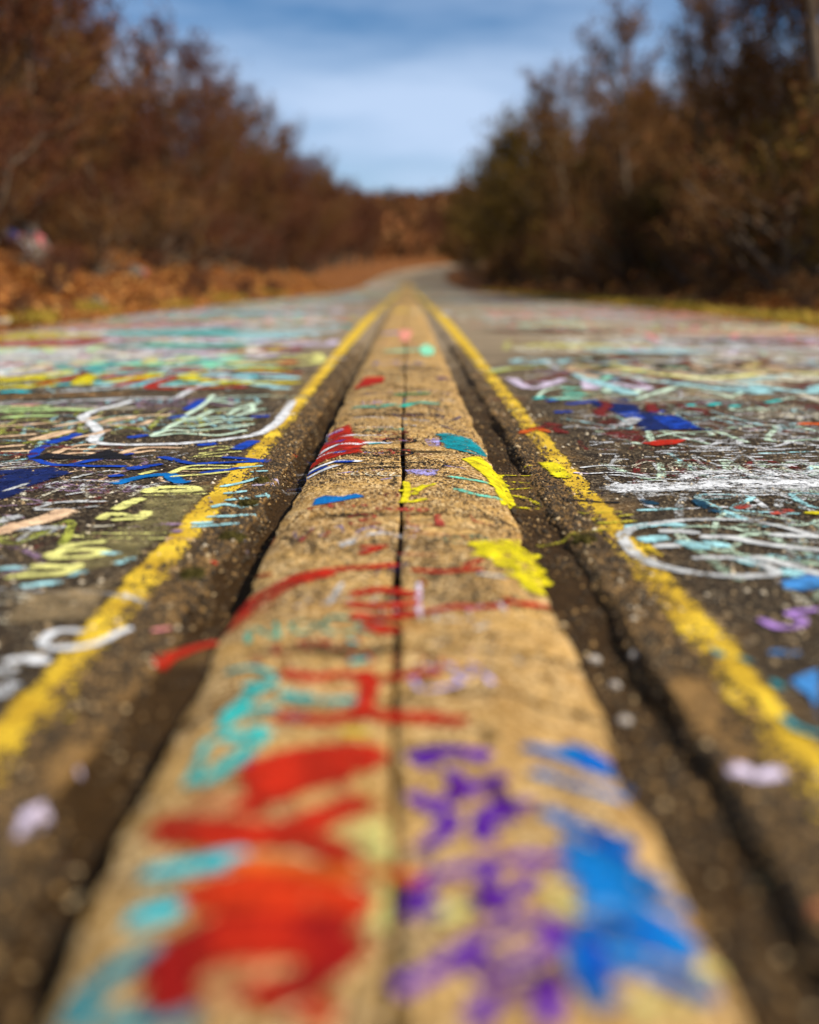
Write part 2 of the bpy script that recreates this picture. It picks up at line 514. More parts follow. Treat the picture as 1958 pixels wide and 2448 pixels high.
# ------------------------------------------------------------------ paint: sheets laid on the surface
_lay = [0]
def lift(y):                     # later coats lie on earlier ones
    _lay[0] += 1
    return .0019 + .000005 * _lay[0] + .00035 * max(y - 6, 0)
def smooth_line(p, step):
    p = [np.array(q, float) for q in p]
    if len(p) == 1: p = [p[0], p[0] + np.array([.004, 0])]
    out = []
    for i in range(len(p) - 1):
        p0 = p[max(i - 1, 0)]; p1 = p[i]; p2 = p[i + 1]; p3 = p[min(i + 2, len(p) - 1)]
        n = max(2, int(np.linalg.norm(p2 - p1) / step) + 1)
        for k in range(n):
            t = k / n
            out.append(.5 * ((2 * p1) + (-p0 + p2) * t + (2 * p0 - 5 * p1 + 4 * p2 - p3) * t * t + (-p0 + 3 * p1 - 3 * p2 + p3) * t ** 3))
    out.append(p[-1])
    return np.array(out)
def ribbon(pts, width, V, F, E, base, step=None, jitter=True, flat=False, widen=0.0):
    step = step or max(.012, width * .35)
    c = smooth_line(pts, step)
    d = np.gradient(c, axis=0) if len(c) > 1 else np.array([[1, 0]])
    d = d / (np.linalg.norm(d, axis=1, keepdims=True) + 1e-9)
    nrm = np.stack([-d[:, 1], d[:, 0]], -1)
    hw = width * .70
    # rounded ends
    c = np.vstack([c[0] - d[0] * hw * .8, c, c[-1] + d[-1] * hw * .8])
    nrm = np.vstack([nrm[0], nrm, nrm[-1]])
    n = len(c)
    seed = random.random() * 50
    b0 = len(V)
    across = (-1.0, -.5, 0, .5, 1.0)
    for i in range(n):
        k = hw * (1 + (.22 * mnoise.noise((i * step * 9, seed, 0)) if jitter else 0))
        k *= 1 + widen * min(max((c[i][1] - 5) / 12, 0), 1)
        end = 1.0 if i in (0, n - 1) else 0
        for a in across:
            x, y = c[i] + nrm[i] * a * k
            z = (float(road_z(y)) if flat else surf(x, y)) + base + 2e-6 * i
            V.append((x + (float(road_x(y)) if y > 110 else 0), y, z)); E.append(1.7 if (not flat and z < -.012 and y < 30) else max(abs(a), end))
    m = len(across)
    for i in range(n - 1):
        for j in range(m - 1):
            a = b0 + i * m + j
            F.append((a, a + m, a + m + 1, a + 1))
def fill_poly(poly, V, F, E, base):
    P = np.array(poly, float)
    lo, hi = P.min(0), P.max(0)
    ext = hi - lo
    sx = max(ext[0] / 34, .006); sy = max(ext[1] / 34, .006)
    xs = np.arange(lo[0] - 2 * sx, hi[0] + 2.01 * sx, sx); ys = np.arange(lo[1] - 2 * sy, hi[1] + 2.01 * sy, sy)
    X, Y = np.meshgrid(xs, ys)
    inside = np.zeros(X.shape, bool); dist = np.full(X.shape, 1e9)
    for i in range(len(P)):
        a, b = P[i], P[(i + 1) % len(P)]
        cond = (a[1] > Y) != (b[1] > Y)
        with np.errstate(divide='ignore', invalid='ignore'):
            xi = (b[0] - a[0]) * (Y - a[1]) / (b[1] - a[1] + 1e-12) + a[0]
        inside ^= cond & (X < xi)
        ab = b - a; L = (ab @ ab) + 1e-12
        t = np.clip(((X - a[0]) * ab[0] + (Y - a[1]) * ab[1]) / L, 0, 1)
        dist = np.minimum(dist, np.hypot(X - a[0] - t * ab[0], Y - a[1] - t * ab[1]))
    sd = np.where(inside, dist, -dist)
    soft = max(min(ext) * .15, .010)
    ed = np.clip(.62 - .7 * sd / soft, 0, 1.6)
    keep = sd > -1.5 * max(sx, sy)
    idx = -np.ones(X.shape, int)
    for (j, i) in zip(*np.nonzero(keep)):
        idx[j, i] = len(V)
        x, y = X[j, i], Y[j, i]
        zz = surf(x, y) + base
        V.append((x, y, zz)); E.append(ed[j, i] if zz > -.012 or y > 30 else 1.7)
    for j in range(X.shape[0] - 1):
        for i in range(X.shape[1] - 1):
            q = (idx[j, i], idx[j, i + 1], idx[j + 1, i + 1], idx[j + 1, i])
            if min(q) >= 0: F.append(q)

WORDS = {'grey_white': 'greyish white', 'mint_pale': 'pale mint', 'mint_deep': 'mint green', 'violet_pale': 'pale violet'}
# the painted marks: kind (s stroke, f filled patch), colour, width in metres, wear, points in metres on the road
MARKS = [
 ('f','yellow_pale',0.0,0.45,[(-0.083,0.965),(-0.052,0.982),(-0.019,0.973),(-0.017,0.903),(-0.044,0.903),(-0.073,0.941)]),
 ('f','yellow_pale',0.0,0.45,[(0.115,0.876),(0.154,0.853),(0.148,0.814),(0.118,0.823)]),
 ('f','yellow_pale',0.0,0.45,[(0.167,0.72),(0.215,0.72),(0.214,0.704),(0.155,0.688)]),
 ('f','yellow_pale',0.0,0.45,[(0.224,0.781),(0.261,0.788),(0.254,0.774),(0.224,0.755)]),
 ('f','yellow_pale',0.0,0.45,[(0.019,0.835),(0.055,0.828),(0.046,0.804),(0.015,0.807)]),
 ('s','yellow_pale',0.012,0.3,[(-0.022,0.933),(-0.023,0.841),(-0.023,0.798)]),
 ('s','red',0.02,0.2,[(-0.074,0.687),(-0.056,0.69)]),
 ('f','pink_warm',0.0,0.75,[(-0.246,1.056),(-0.159,1.055),(-0.102,1.052),(-0.108,0.986),(-0.227,1.012)]),
 ('f','pink_warm',0.0,0.75,[(-0.16,1.353),(-0.081,1.36),(-0.036,1.316),(-0.038,1.266),(-0.12,1.257)]),
 ('s','red',0.024,0.1,[(-0.159,1.381),(-0.121,1.366),(-0.082,1.376),(-0.049,1.354),(-0.009,1.371),(0.04,1.382)]),
 ('s','red',0.024,0.1,[(-0.054,1.382),(-0.048,1.327),(-0.053,1.256)]),
 ('s','red',0.028,0.0,[(-0.147,1.235),(-0.099,1.223),(-0.052,1.242),(-0.019,1.233),(0.029,1.228),(0.057,1.22)]),
 ('s','navy',0.02,0.4,[(-0.144,1.235),(-0.125,1.229)]),
 ('s','navy',0.02,0.4,[(-0.171,1.115),(-0.161,1.069)]),
 ('s','navy',0.03,0.6,[(-0.176,0.893),(-0.159,0.857)]),
 ('s','navy',0.03,0.6,[(-0.17,0.82),(-0.16,0.801)]),
 ('s','navy',0.03,0.6,[(-0.177,0.707),(-0.163,0.711)]),
 ('s','turquoise',0.014,0.15,[(-0.245,1.429),(-0.209,1.418),(-0.18,1.384)]),
 ('s','turquoise',0.014,0.15,[(-0.173,1.207),(-0.202,1.187),(-0.23,1.183),(-0.23,1.127),(-0.232,1.075)]),
 ('s','turquoise',0.014,0.15,[(-0.16,1.191),(-0.167,1.162)]),
 ('s','turquoise',0.024,0.1,[(-0.206,1.353),(-0.195,1.341)]),
 ('s','turquoise',0.024,0.1,[(-0.155,1.309),(-0.138,1.292),(-0.123,1.297)]),
 ('s','turquoise',0.024,0.1,[(-0.206,1.197),(-0.194,1.176)]),
 ('s','turquoise',0.03,0.4,[(-0.177,1.356),(-0.202,1.31),(-0.219,1.248)]),
 ('s','turquoise',0.03,0.4,[(-0.122,1.282),(-0.069,1.281)]),
 ('s','turquoise',0.03,0.4,[(-0.166,1.266),(-0.208,1.248),(-0.219,1.221)]),
 ('s','turquoise',0.03,0.4,[(-0.167,1.188),(-0.184,1.133),(-0.214,1.075)]),
 ('s','turquoise',0.016,0.15,[(-0.074,1.423),(-0.059,1.429)]),
 ('s','turquoise',0.014,0.4,[(-0.085,1.513),(-0.072,1.502)]),
 ('s','cyan',0.026,-0.05,[(-0.227,0.899),(-0.192,0.9),(-0.156,0.909)]),
 ('s','cyan',0.026,-0.05,[(-0.225,0.829),(-0.198,0.833)]),
 ('s','teal',0.026,-0.05,[(-0.202,0.775),(-0.23,0.754),(-0.241,0.732),(-0.241,0.703)]),
 ('s','teal',0.026,-0.05,[(-0.214,0.694),(-0.158,0.689)]),
 ('s','yellow_gold',0.018,0.2,[(-0.071,1.185),(-0.046,1.183)]),
 ('s','purple',0.015,-0.22,[(0.006,1.118),(0.02,1.13),(0.054,1.133),(0.084,1.13)]),
 ('s','purple',0.015,-0.22,[(0.008,1.122),(0.022,1.099),(0.029,1.11)]),
 ('s','purple',0.015,-0.22,[(0.07,1.129),(0.079,1.114),(0.087,1.13)]),
 ('s','purple',0.015,-0.22,[(0.048,1.08),(0.055,1.052),(0.043,1.024),(0.024,1.002),(0.009,1.025)]),
 ('s','purple',0.015,-0.22,[(0.098,1.07),(0.079,1.052),(0.055,1.031)]),
 ('s','purple',0.015,-0.22,[(0.119,1.013),(0.084,0.999),(0.07,0.965),(0.081,0.956)]),
 ('s','purple',0.015,-0.22,[(0.047,0.986),(0.034,0.949)]),
 ('s','plum',0.018,0.3,[(0.051,1.066),(0.049,1.018)]),
 ('s','plum',0.018,0.3,[(0.089,1.059),(0.097,1.012)]),
 ('s','purple',0.014,-0.22,[(0.013,0.921),(0.043,0.973),(0.031,0.99)]),
 ('s','purple',0.014,-0.22,[(0.073,0.941),(0.071,0.973),(0.105,0.987)]),
 ('s','purple',0.014,-0.22,[(0.017,0.874),(0.054,0.888),(0.101,0.907),(0.134,0.906)]),
 ('s','purple',0.014,-0.22,[(0.005,0.819),(0.015,0.864)]),
 ('s','purple',0.014,-0.22,[(0.005,0.825),(0.023,0.825)]),
 ('s','purple',0.014,-0.22,[(0.071,0.881),(0.075,0.854),(0.066,0.833),(0.079,0.825),(0.109,0.875)]),
 ('s','purple',0.014,-0.22,[(-0.003,0.722),(0.024,0.743),(0.048,0.77),(0.077,0.795),(0.102,0.808),(0.12,0.8),(0.115,0.776),(0.086,0.754),(0.056,0.74),(0.046,0.764)]),
 ('s','purple',0.014,-0.22,[(0.049,0.684),(0.06,0.708),(0.086,0.718),(0.112,0.729)]),
 ('s','purple',0.014,-0.22,[(0.109,0.728),(0.1,0.684)]),
 ('s','plum',0.016,0.1,[(0.056,0.847),(0.077,0.841)]),
 ('s','plum',0.016,0.1,[(0.044,0.759),(0.053,0.743)]),
 ('s','plum',0.016,0.1,[(0.07,0.713),(0.109,0.728)]),
 ('f','pink_warm',0.0,0.6,[(-0.199,0.767),(-0.166,0.819),(-0.044,0.834),(-0.037,0.76),(-0.056,0.701),(-0.173,0.693)]),
 ('f','pink_warm',0.0,0.6,[(-0.202,1.067),(-0.055,1.075),(-0.041,0.952),(-0.109,0.93),(-0.234,0.975)]),
 ('f','red',0.0,0.85,[(-0.187,0.755),(-0.153,0.8),(-0.111,0.816),(-0.042,0.804),(-0.047,0.76),(-0.075,0.72),(-0.123,0.711),(-0.176,0.704)]),
 ('f','red',0.0,0.85,[(-0.185,0.865),(-0.089,0.873),(-0.037,0.84),(-0.05,0.816),(-0.167,0.825)]),
 ('s','red',0.028,-0.1,[(-0.168,1.074),(-0.147,1.112),(-0.108,1.132),(-0.049,1.137),(-0.037,1.115)]),
 ('s','red',0.028,-0.1,[(-0.156,1.049),(-0.125,1.081),(-0.082,1.093),(-0.043,1.103)]),
 ('s','red',0.028,-0.1,[(-0.156,1.004),(-0.145,1.044),(-0.16,1.078)]),
 ('s','red',0.028,-0.1,[(-0.132,1.106),(-0.075,1.115)]),
 ('s','red',0.028,-0.1,[(-0.136,1.025),(-0.106,1.056),(-0.072,1.075)]),
 ('s','red',0.032,-0.1,[(-0.237,0.989),(-0.194,0.972),(-0.143,0.953),(-0.105,0.96),(-0.075,0.992),(-0.05,1.009)]),
 ('s','red',0.032,-0.1,[(-0.22,0.965),(-0.17,0.947),(-0.111,0.943)]),
 ('s','red',0.032,-0.1,[(-0.079,0.929),(-0.061,0.913)]),
 ('s','orange',0.02,0.25,[(-0.155,0.901),(-0.106,0.893),(-0.046,0.885),(0.009,0.871)]),
 ('s','orange',0.02,0.25,[(-0.133,0.881),(-0.09,0.878),(-0.046,0.873)]),
 ('s','red_orange',0.028,-0.05,[(-0.184,0.857),(-0.139,0.867),(-0.088,0.859),(-0.039,0.834)]),
 ('s','red_orange',0.028,-0.05,[(-0.173,0.834),(-0.116,0.828),(-0.042,0.82)]),
 ('s','red_orange',0.028,-0.05,[(-0.165,0.85),(-0.101,0.845)]),
 ('s','red_deep',0.029,-0.08,[(-0.19,0.742),(-0.178,0.777),(-0.153,0.8),(-0.11,0.804),(-0.054,0.803)]),
 ('s','red_deep',0.029,-0.08,[(-0.182,0.719),(-0.171,0.742),(-0.151,0.769)]),
 ('s','red_deep',0.029,-0.08,[(-0.137,0.781),(-0.094,0.781),(-0.046,0.769)]),
 ('s','red_deep',0.029,-0.08,[(-0.099,0.71),(-0.076,0.728),(-0.052,0.759)]),
 ('s','red_deep',0.029,-0.08,[(-0.177,0.708),(-0.165,0.713)]),
 ('s','red',0.022,0.25,[(-0.117,0.715),(-0.096,0.715)]),
 ('s','red',0.022,0.25,[(-0.163,0.762),(-0.118,0.766),(-0.079,0.76)]),
 ('s','red',0.022,0.25,[(-0.155,0.794),(-0.096,0.798)]),
 ('s','red',0.022,0.25,[(-0.07,0.69),(-0.058,0.694)]),
 ('f','blue',0.0,0.6,[(0.143,0.989),(0.206,0.976),(0.22,0.909),(0.237,0.855),(0.227,0.795),(0.171,0.757),(0.152,0.709),(0.134,0.712),(0.135,0.762),(0.152,0.82),(0.142,0.897)]),
 ('s','blue',0.021,-0.16,[(0.139,1.149),(0.181,1.139),(0.207,1.128),(0.245,1.144)]),
 ('s','blue',0.021,-0.16,[(0.19,1.165),(0.218,1.162),(0.244,1.15)]),
 ('s','blue',0.021,-0.16,[(0.142,0.993),(0.176,0.965),(0.21,0.955)]),
 ('s','blue',0.021,-0.16,[(0.153,0.931),(0.194,0.915),(0.221,0.895)]),
 ('s','blue',0.021,-0.16,[(0.146,0.884),(0.194,0.874),(0.234,0.864)]),
 ('s','blue',0.021,-0.16,[(0.154,0.833),(0.194,0.823),(0.232,0.814)]),
 ('s','blue',0.021,-0.16,[(0.146,0.802),(0.177,0.79),(0.221,0.785)]),
 ('s','blue',0.021,-0.16,[(0.137,0.768),(0.137,0.737),(0.143,0.712)]),
 ('s','blue',0.021,-0.16,[(0.163,0.766),(0.188,0.75),(0.225,0.74)]),
 ('s','blue',0.021,-0.16,[(0.158,0.859),(0.189,0.847),(0.213,0.827)]),
 ('s','blue',0.021,-0.16,[(0.156,0.913),(0.199,0.898)]),
 ('s','blue_deep',0.026,0.3,[(0.146,0.785),(0.142,0.732)]),
 ('s','blue_deep',0.026,0.3,[(0.178,0.956),(0.205,0.929)]),
 ('s','blue_deep',0.026,0.3,[(0.168,0.811),(0.206,0.801)]),
 ('s','blue_deep',0.026,0.3,[(0.197,1.148),(0.236,1.157)]),
 ('s','blue_sky',0.022,0.3,[(0.138,1.087),(0.18,1.067),(0.23,1.065)]),
 ('s','blue_sky',0.022,0.3,[(0.154,0.833),(0.18,0.838)]),
 ('s','red',0.03,0.15,[(-0.028,1.935),(-0.082,1.918),(-0.135,1.903),(-0.194,1.875),(-0.236,1.825),(-0.263,1.799),(-0.291,1.731),(-0.344,1.692)]),
 ('s','red',0.03,0.25,[(-0.133,1.878),(-0.19,1.834),(-0.233,1.763),(-0.253,1.729),(-0.283,1.654),(-0.331,1.584),(-0.354,1.55),(-0.361,1.516)]),
 ('s','red',0.012,0.2,[(-0.249,1.928),(-0.332,2.027),(-0.382,2.082)]),
 ('s','red',0.012,0.2,[(-0.287,1.904),(-0.326,1.911)]),
 ('s','red',0.012,0.2,[(0.102,1.928),(0.139,1.981)]),
 ('s','red',0.02,0.2,[(0.012,1.9),(0.065,1.889),(0.133,1.915)]),
 ('s','red',0.02,0.2,[(0.162,1.735),(0.193,1.725),(0.256,1.793)]),
 ('s','red',0.02,0.2,[(-0.086,2.02),(-0.043,2.078)]),
 ('s','red',0.006,0.4,[(-0.02,2.016),(0.059,2.007)]),
 ('s','red',0.006,0.4,[(0.024,1.843),(0.032,1.797)]),
 ('f','pink_warm',0.0,0.7,[(-0.231,1.851),(-0.191,1.842),(-0.217,1.695),(-0.255,1.604),(-0.292,1.618),(-0.246,1.734)]),
 ('s','lilac',0.01,0.3,[(0.02,1.812),(0.018,1.631)]),
 ('s','lilac',0.01,0.3,[(0.096,1.657),(0.118,1.685)]),
 ('s','crimson',0.02,0.15,[(0.028,1.646),(0.062,1.672),(0.098,1.681)]),
 ('s','crimson',0.02,0.15,[(0.097,1.67),(0.158,1.695)]),
 ('s','grey_white',0.012,0.5,[(-0.127,2.076),(-0.1,2.115)]),
 ('s','grey_white',0.012,0.5,[(0.126,1.881),(0.174,1.872)]),
 ('s','grey_white',0.012,0.5,[(0.151,1.706),(0.155,1.654)]),
 ('s','grey_white',0.012,0.5,[(-0.125,1.697),(-0.112,1.812)]),
 ('s','soot',0.035,0.75,[(-0.185,1.623),(-0.113,1.583),(-0.026,1.524),(0.118,1.532)]),
 ('s','soot',0.035,0.75,[(-0.18,1.447),(-0.135,1.412),(-0.085,1.47),(-0.066,1.513)]),
 ('s','grey_white',0.02,0.6,[(0.106,1.571),(0.122,1.585)]),
 ('s','grey_white',0.02,0.6,[(0.101,1.383),(0.117,1.412)]),
 ('s','yellow',0.02,0.55,[(0.253,3.199),(0.364,3.19)]),
 ('s','yellow',0.02,0.55,[(0.266,3.093),(0.345,3.064)]),
 ('s','yellow',0.02,0.55,[(0.256,2.98),(0.332,2.947)]),
 ('s','yellow',0.02,0.55,[(0.275,2.862),(0.334,2.874)]),
 ('s','yellow',0.02,0.55,[(0.276,2.776),(0.308,2.729),(0.33,2.64)]),
 ('s','yellow',0.02,0.55,[(0.273,2.627),(0.318,2.614)]),
 ('s','mint_deep',0.03,0.5,[(0.123,2.668),(0.169,2.62),(0.228,2.642)]),
 ('s','mint_deep',0.03,0.5,[(0.112,2.839),(0.158,2.816),(0.214,2.815)]),
 ('s','red',0.03,0.15,[(-0.087,1.75),(-0.043,1.774),(0.009,1.744)]),
 ('s','red',0.03,0.15,[(-0.087,1.69),(-0.041,1.68),(0.013,1.696)]),
 ('s','red',0.03,0.15,[(-0.076,1.628),(-0.039,1.616),(0.008,1.641)]),
 ('s','red',0.03,0.15,[(-0.057,1.579),(-0.025,1.556)]),
 ('f','yellow',0.0,0.5,[(0.124,2.119),(0.168,2.152),(0.264,2.288),(0.265,2.119),(0.272,1.852),(0.211,1.809),(0.187,1.922),(0.135,2.023)]),
 ('s','yellow',0.03,0.35,[(0.128,2.1),(0.195,2.115),(0.265,2.18)]),
 ('s','yellow',0.03,0.35,[(0.133,2.023),(0.196,2.019),(0.261,2.062)]),
 ('s','yellow',0.03,0.35,[(0.17,1.963),(0.217,1.953),(0.264,1.973)]),
 ('s','yellow',0.03,0.35,[(0.183,1.902),(0.228,1.885),(0.268,1.867)]),
 ('s','yellow',0.03,0.35,[(0.157,2.07),(0.204,1.955),(0.213,1.826)]),
 ('s','yellow',0.03,0.35,[(0.215,2.118),(0.249,2.025)]),
 ('f','yellow',0.0,0.22,[(0.16,3.138),(0.22,3.261),(0.268,3.064),(0.26,2.629),(0.227,2.576),(0.226,2.79),(0.201,2.98)]),
 ('s','yellow',0.026,0.2,[(0.167,3.136),(0.229,3.154),(0.266,3.064)]),
 ('s','yellow',0.026,0.2,[(0.201,3.009),(0.242,2.985),(0.266,2.9)]),
 ('s','yellow',0.026,0.2,[(0.217,2.821),(0.248,2.775),(0.258,2.651)]),
 ('s','yellow',0.026,0.2,[(0.218,3.192),(0.253,3.008),(0.257,2.695)]),
 ('s','yellow',0.026,0.2,[(0.183,3.088),(0.231,3.039)]),
 ('f','teal',0.0,0.42,[(0.104,3.658),(0.14,3.656),(0.217,3.583),(0.256,3.346),(0.199,3.271),(0.119,3.323)]),
 ('s','teal',0.034,0.35,[(0.106,3.616),(0.169,3.565),(0.217,3.536)]),
 ('s','teal',0.034,0.35,[(0.11,3.475),(0.177,3.383),(0.24,3.362)]),
 ('s','teal',0.034,0.35,[(0.123,3.366),(0.184,3.301)]),
 ('f','red',0.0,0.35,[(-0.205,3.927),(-0.175,3.567),(-0.125,3.466),(-0.146,3.242),(-0.183,3.221),(-0.252,3.151),(-0.322,3.06),(-0.344,3.08),(-0.328,3.281),(-0.356,3.4),(-0.331,3.769)]),
 ('s','white',0.026,0.1,[(-0.228,3.818),(-0.324,3.76)]),
 ('s','white',0.026,0.1,[(-0.178,3.619),(-0.243,3.652),(-0.319,3.558)]),
 ('s','white',0.026,0.1,[(-0.148,3.402),(-0.218,3.449),(-0.296,3.354),(-0.35,3.307)]),
 ('s','white',0.026,0.1,[(-0.196,3.264),(-0.243,3.311),(-0.29,3.281),(-0.301,3.17)]),
 ('s','white',0.026,0.1,[(-0.139,3.079),(-0.187,3.112),(-0.237,3.09),(-0.329,3.031)]),
 ('s','white',0.026,0.1,[(-0.203,3.032),(-0.249,2.982),(-0.325,2.949)]),
 ('s','white',0.026,0.1,[(-0.127,3.435),(-0.058,3.425)]),
 ('s','blue_royal',0.03,0.1,[(-0.229,3.773),(-0.314,3.786)]),
 ('s','blue_royal',0.03,0.1,[(-0.208,3.522),(-0.315,3.581)]),
 ('s','blue_royal',0.03,0.1,[(-0.19,3.278),(-0.219,3.285)]),
 ('s','blue_royal',0.03,0.1,[(-0.303,3.216),(-0.329,3.16)]),
 ('s','blue_royal',0.03,0.1,[(-0.162,3.081),(-0.208,3.107)]),
 ('s','blue_royal',0.03,0.1,[(-0.234,3.041),(-0.325,3.014)]),
 ('s','black',0.01,0.1,[(-0.24,3.602),(-0.307,3.546)]),
 ('s','black',0.01,0.1,[(-0.212,3.441),(-0.298,3.314),(-0.344,3.281)]),
 ('s','black',0.01,0.1,[(-0.156,3.104),(-0.209,3.13),(-0.325,3.095)]),
 ('s','black',0.01,0.1,[(-0.076,3.471),(-0.048,3.526),(0.01,3.51),(0.028,3.471),(-0.007,3.421),(-0.058,3.429),(-0.076,3.471)]),
 ('s','black',0.01,0.1,[(-0.172,3.216),(-0.107,3.18),(-0.044,3.17),(0.014,3.209),(0.004,3.253),(-0.045,3.288)]),
 ('s','black',0.01,0.1,[(-0.162,3.024),(-0.082,3.042),(0.062,3.06)]),
 ('s','black',0.01,0.1,[(-0.139,2.955),(-0.041,2.983),(0.089,2.956)]),
 ('s','black',0.01,0.1,[(-0.166,3.317),(-0.078,3.316),(0.02,3.301)]),
 ('f','violet_pale',0.0,0.55,[(0.053,3.51),(0.104,3.546),(0.105,3.355),(0.065,3.34)]),
 ('f','violet_pale',0.0,0.55,[(-0.009,2.943),(0.089,2.944),(0.076,2.839),(0.001,2.855)]),
 ('s','violet_pale',0.015,0.6,[(-0.185,2.901),(-0.118,2.917),(-0.045,2.943)]),
 ('s','violet_pale',0.015,0.6,[(-0.125,3.238),(-0.071,3.219)]),
 ('s','violet_pale',0.015,0.6,[(-0.076,2.783),(-0.043,2.808)]),
 ('s','violet_pale',0.015,0.6,[(0.108,3.003),(0.157,2.977)]),
 ('s','violet_pale',0.015,0.6,[(-0.059,3.464),(-0.002,3.471)]),
 ('s','cyan',0.015,0.2,[(-0.117,3.405),(-0.086,3.422)]),
 ('f','blue',0.0,0.04,[(-0.219,2.504),(-0.218,2.58),(-0.201,2.603),(-0.16,2.567),(-0.123,2.6),(-0.105,2.568),(-0.153,2.523),(-0.194,2.504)]),
 ('s','yellow',0.022,0.3,[(-0.004,2.758),(0.001,2.639),(-0.008,2.508)]),
 ('s','yellow',0.022,0.3,[(-0.015,2.639),(0.016,2.662),(0.069,2.728)]),
 ('s','yellow',0.022,0.3,[(-0.016,2.504),(0.015,2.508),(0.041,2.54)]),
 ('s','yellow',0.022,0.3,[(0.041,2.709),(0.016,2.594)]),
 ('s','red_dull',0.011,0.5,[(-0.127,2.336),(-0.105,2.371),(-0.068,2.342),(-0.102,2.308),(-0.058,2.278),(-0.1,2.258),(-0.122,2.279)]),
 ('s','red_dull',0.011,0.5,[(0.003,2.371),(0.006,2.264),(0.063,2.261)]),
 ('s','red_dull',0.011,0.5,[(0.141,2.367),(0.146,2.31),(0.184,2.294)]),
 ('s','red_dull',0.011,0.5,[(-0.2,2.236),(-0.214,2.144)]),
 ('s','red_dull',0.011,0.5,[(-0.161,2.205),(-0.167,2.166)]),
 ('s','red_dull',0.011,0.5,[(-0.282,2.267),(-0.283,2.196)]),
 ('s','red_dull',0.011,0.5,[(0.006,2.198),(0.086,2.167)]),
 ('s','red_dull',0.011,0.5,[(0.108,2.168),(0.122,2.155)]),
 ('s','red_dull',0.02,0.3,[(0.066,2.361),(0.071,2.255)]),
 ('s','white',0.03,0.55,[(-0.128,2.089),(-0.102,2.135),(-0.067,2.182),(-0.034,2.179),(-0.014,2.148)]),
 ('s','red',0.018,0.3,[(-0.088,2.069),(-0.04,2.079)]),
 ('f','red',0.0,0.15,[(-0.256,5.268),(-0.219,5.776),(-0.123,5.729),(-0.118,5.458),(-0.194,5.275)]),
 ('s','green',0.07,0.3,[(-0.042,4.852),(0.013,4.888),(0.085,4.917)]),
 ('s','teal_green',0.06,0.35,[(-0.214,4.439),(-0.163,4.422),(-0.107,4.375)]),
 ('s','teal_green',0.06,0.35,[(-0.094,4.439),(-0.059,4.482)]),
 ('s','teal_green',0.06,0.35,[(-0.018,4.409),(0.038,4.549),(0.114,4.52)]),
 ('s','mint',0.14,0.25,[(-0.118,7.726),(-0.04,7.773),(0.038,7.812)]),
 ('f','mint',0.0,0.1,[(0.088,8.017),(0.147,8.568),(0.2,8.189),(0.179,7.478),(0.125,7.282),(0.095,7.503)]),
 ('s','blue_royal',0.05,0.2,[(-0.197,6.702),(-0.178,6.717)]),
 ('s','blue_royal',0.05,0.2,[(-0.088,6.72),(-0.065,6.74)]),
 ('s','blue_royal',0.05,0.2,[(0.058,6.643),(0.084,6.6)]),
 ('s','soot',0.05,0.6,[(-0.173,6.535),(-0.049,6.55),(0.075,6.504)]),
 ('s','soot',0.05,0.6,[(-0.173,5.986),(-0.059,6.078)]),
 ('s','soot',0.05,0.6,[(-0.025,5.961),(0.14,6.143)]),
 ('f','salmon',0.0,0.3,[(-0.08,10.771),(0.04,10.77),(0.048,9.867),(0.003,8.929),(-0.046,8.929),(-0.072,9.665)]),
 ('s','salmon',0.12,0.5,[(-0.239,8.662),(-0.074,8.681),(0.051,8.602)]),
 ('s','violet_pale',0.2,0.3,[(-0.212,10.219),(-0.098,10.188)]),
 ('s','yellow_gold',0.5,0.3,[(-0.335,18.117),(-0.089,17.255),(0.141,17.271)]),
 ('s','cream',0.4,0.5,[(-0.385,17.672),(-0.243,17.304)]),
 ('s','cream',0.4,0.5,[(0.119,16.855),(0.201,17.453)]),
 ('s','plum',0.05,0.4,[(0.162,5.68),(0.212,5.833)]),
 ('s','navy',0.01,0.3,[(0.082,4.441),(0.142,4.28)]),
 ('s','navy',0.01,0.3,[(0.112,4.077),(0.161,4.024),(0.205,4.183)]),
 ('s','navy',0.01,0.3,[(0.121,3.849),(0.159,3.757),(0.203,3.741)]),
 ('s','white',0.016,0.6,[(-0.197,4.083),(-0.128,4.073),(-0.058,4.02)]),
 ('s','white',0.016,0.6,[(-0.166,3.79),(-0.05,3.792)]),
 ('s','white',0.016,0.6,[(-0.166,3.595),(-0.052,3.582)]),
 ('s','white',0.016,0.6,[(-0.03,4.027),(0.078,3.957)]),
 ('s','white',0.016,0.6,[(-0.029,3.857),(0.032,3.824)]),
 ('s','black',0.008,0.3,[(-0.173,3.942),(-0.057,3.957)]),
 ('s','black',0.008,0.3,[(-0.031,4.137),(0.078,3.992)]),
 ('s','black',0.008,0.3,[(-0.029,3.89),(0.065,3.76)]),
 ('s','black',0.008,0.3,[(-0.146,3.706),(-0.049,3.73)]),
 ('s','black',0.008,0.3,[(-0.147,4.221),(-0.08,4.233)]),
 ('f','dust',0.0,0.6,[(-0.551,6.582),(-0.577,8.506),(-0.511,7.052),(-0.481,5.36),(-0.521,4.314),(-0.55,4.314),(-0.549,4.829)]),
 ('f','dust',0.0,0.5,[(-0.762,6.019),(-0.658,6.328),(-0.538,6.328),(-0.541,5.48),(-0.56,4.977),(-0.614,4.829)]),
 ('f','dust_olive',0.0,0.5,[(-0.681,2.794),(-0.517,2.888),(-0.507,2.525),(-0.523,2.27),(-0.529,2.073),(-0.648,1.975),(-0.678,2.127),(-0.639,2.302),(-0.625,2.47)]),
 ('f','dust',0.0,0.4,[(-0.667,1.853),(-0.575,1.907),(-0.531,1.975),(-0.522,1.802),(-0.513,1.708),(-0.652,1.682),(-0.668,1.773)]),
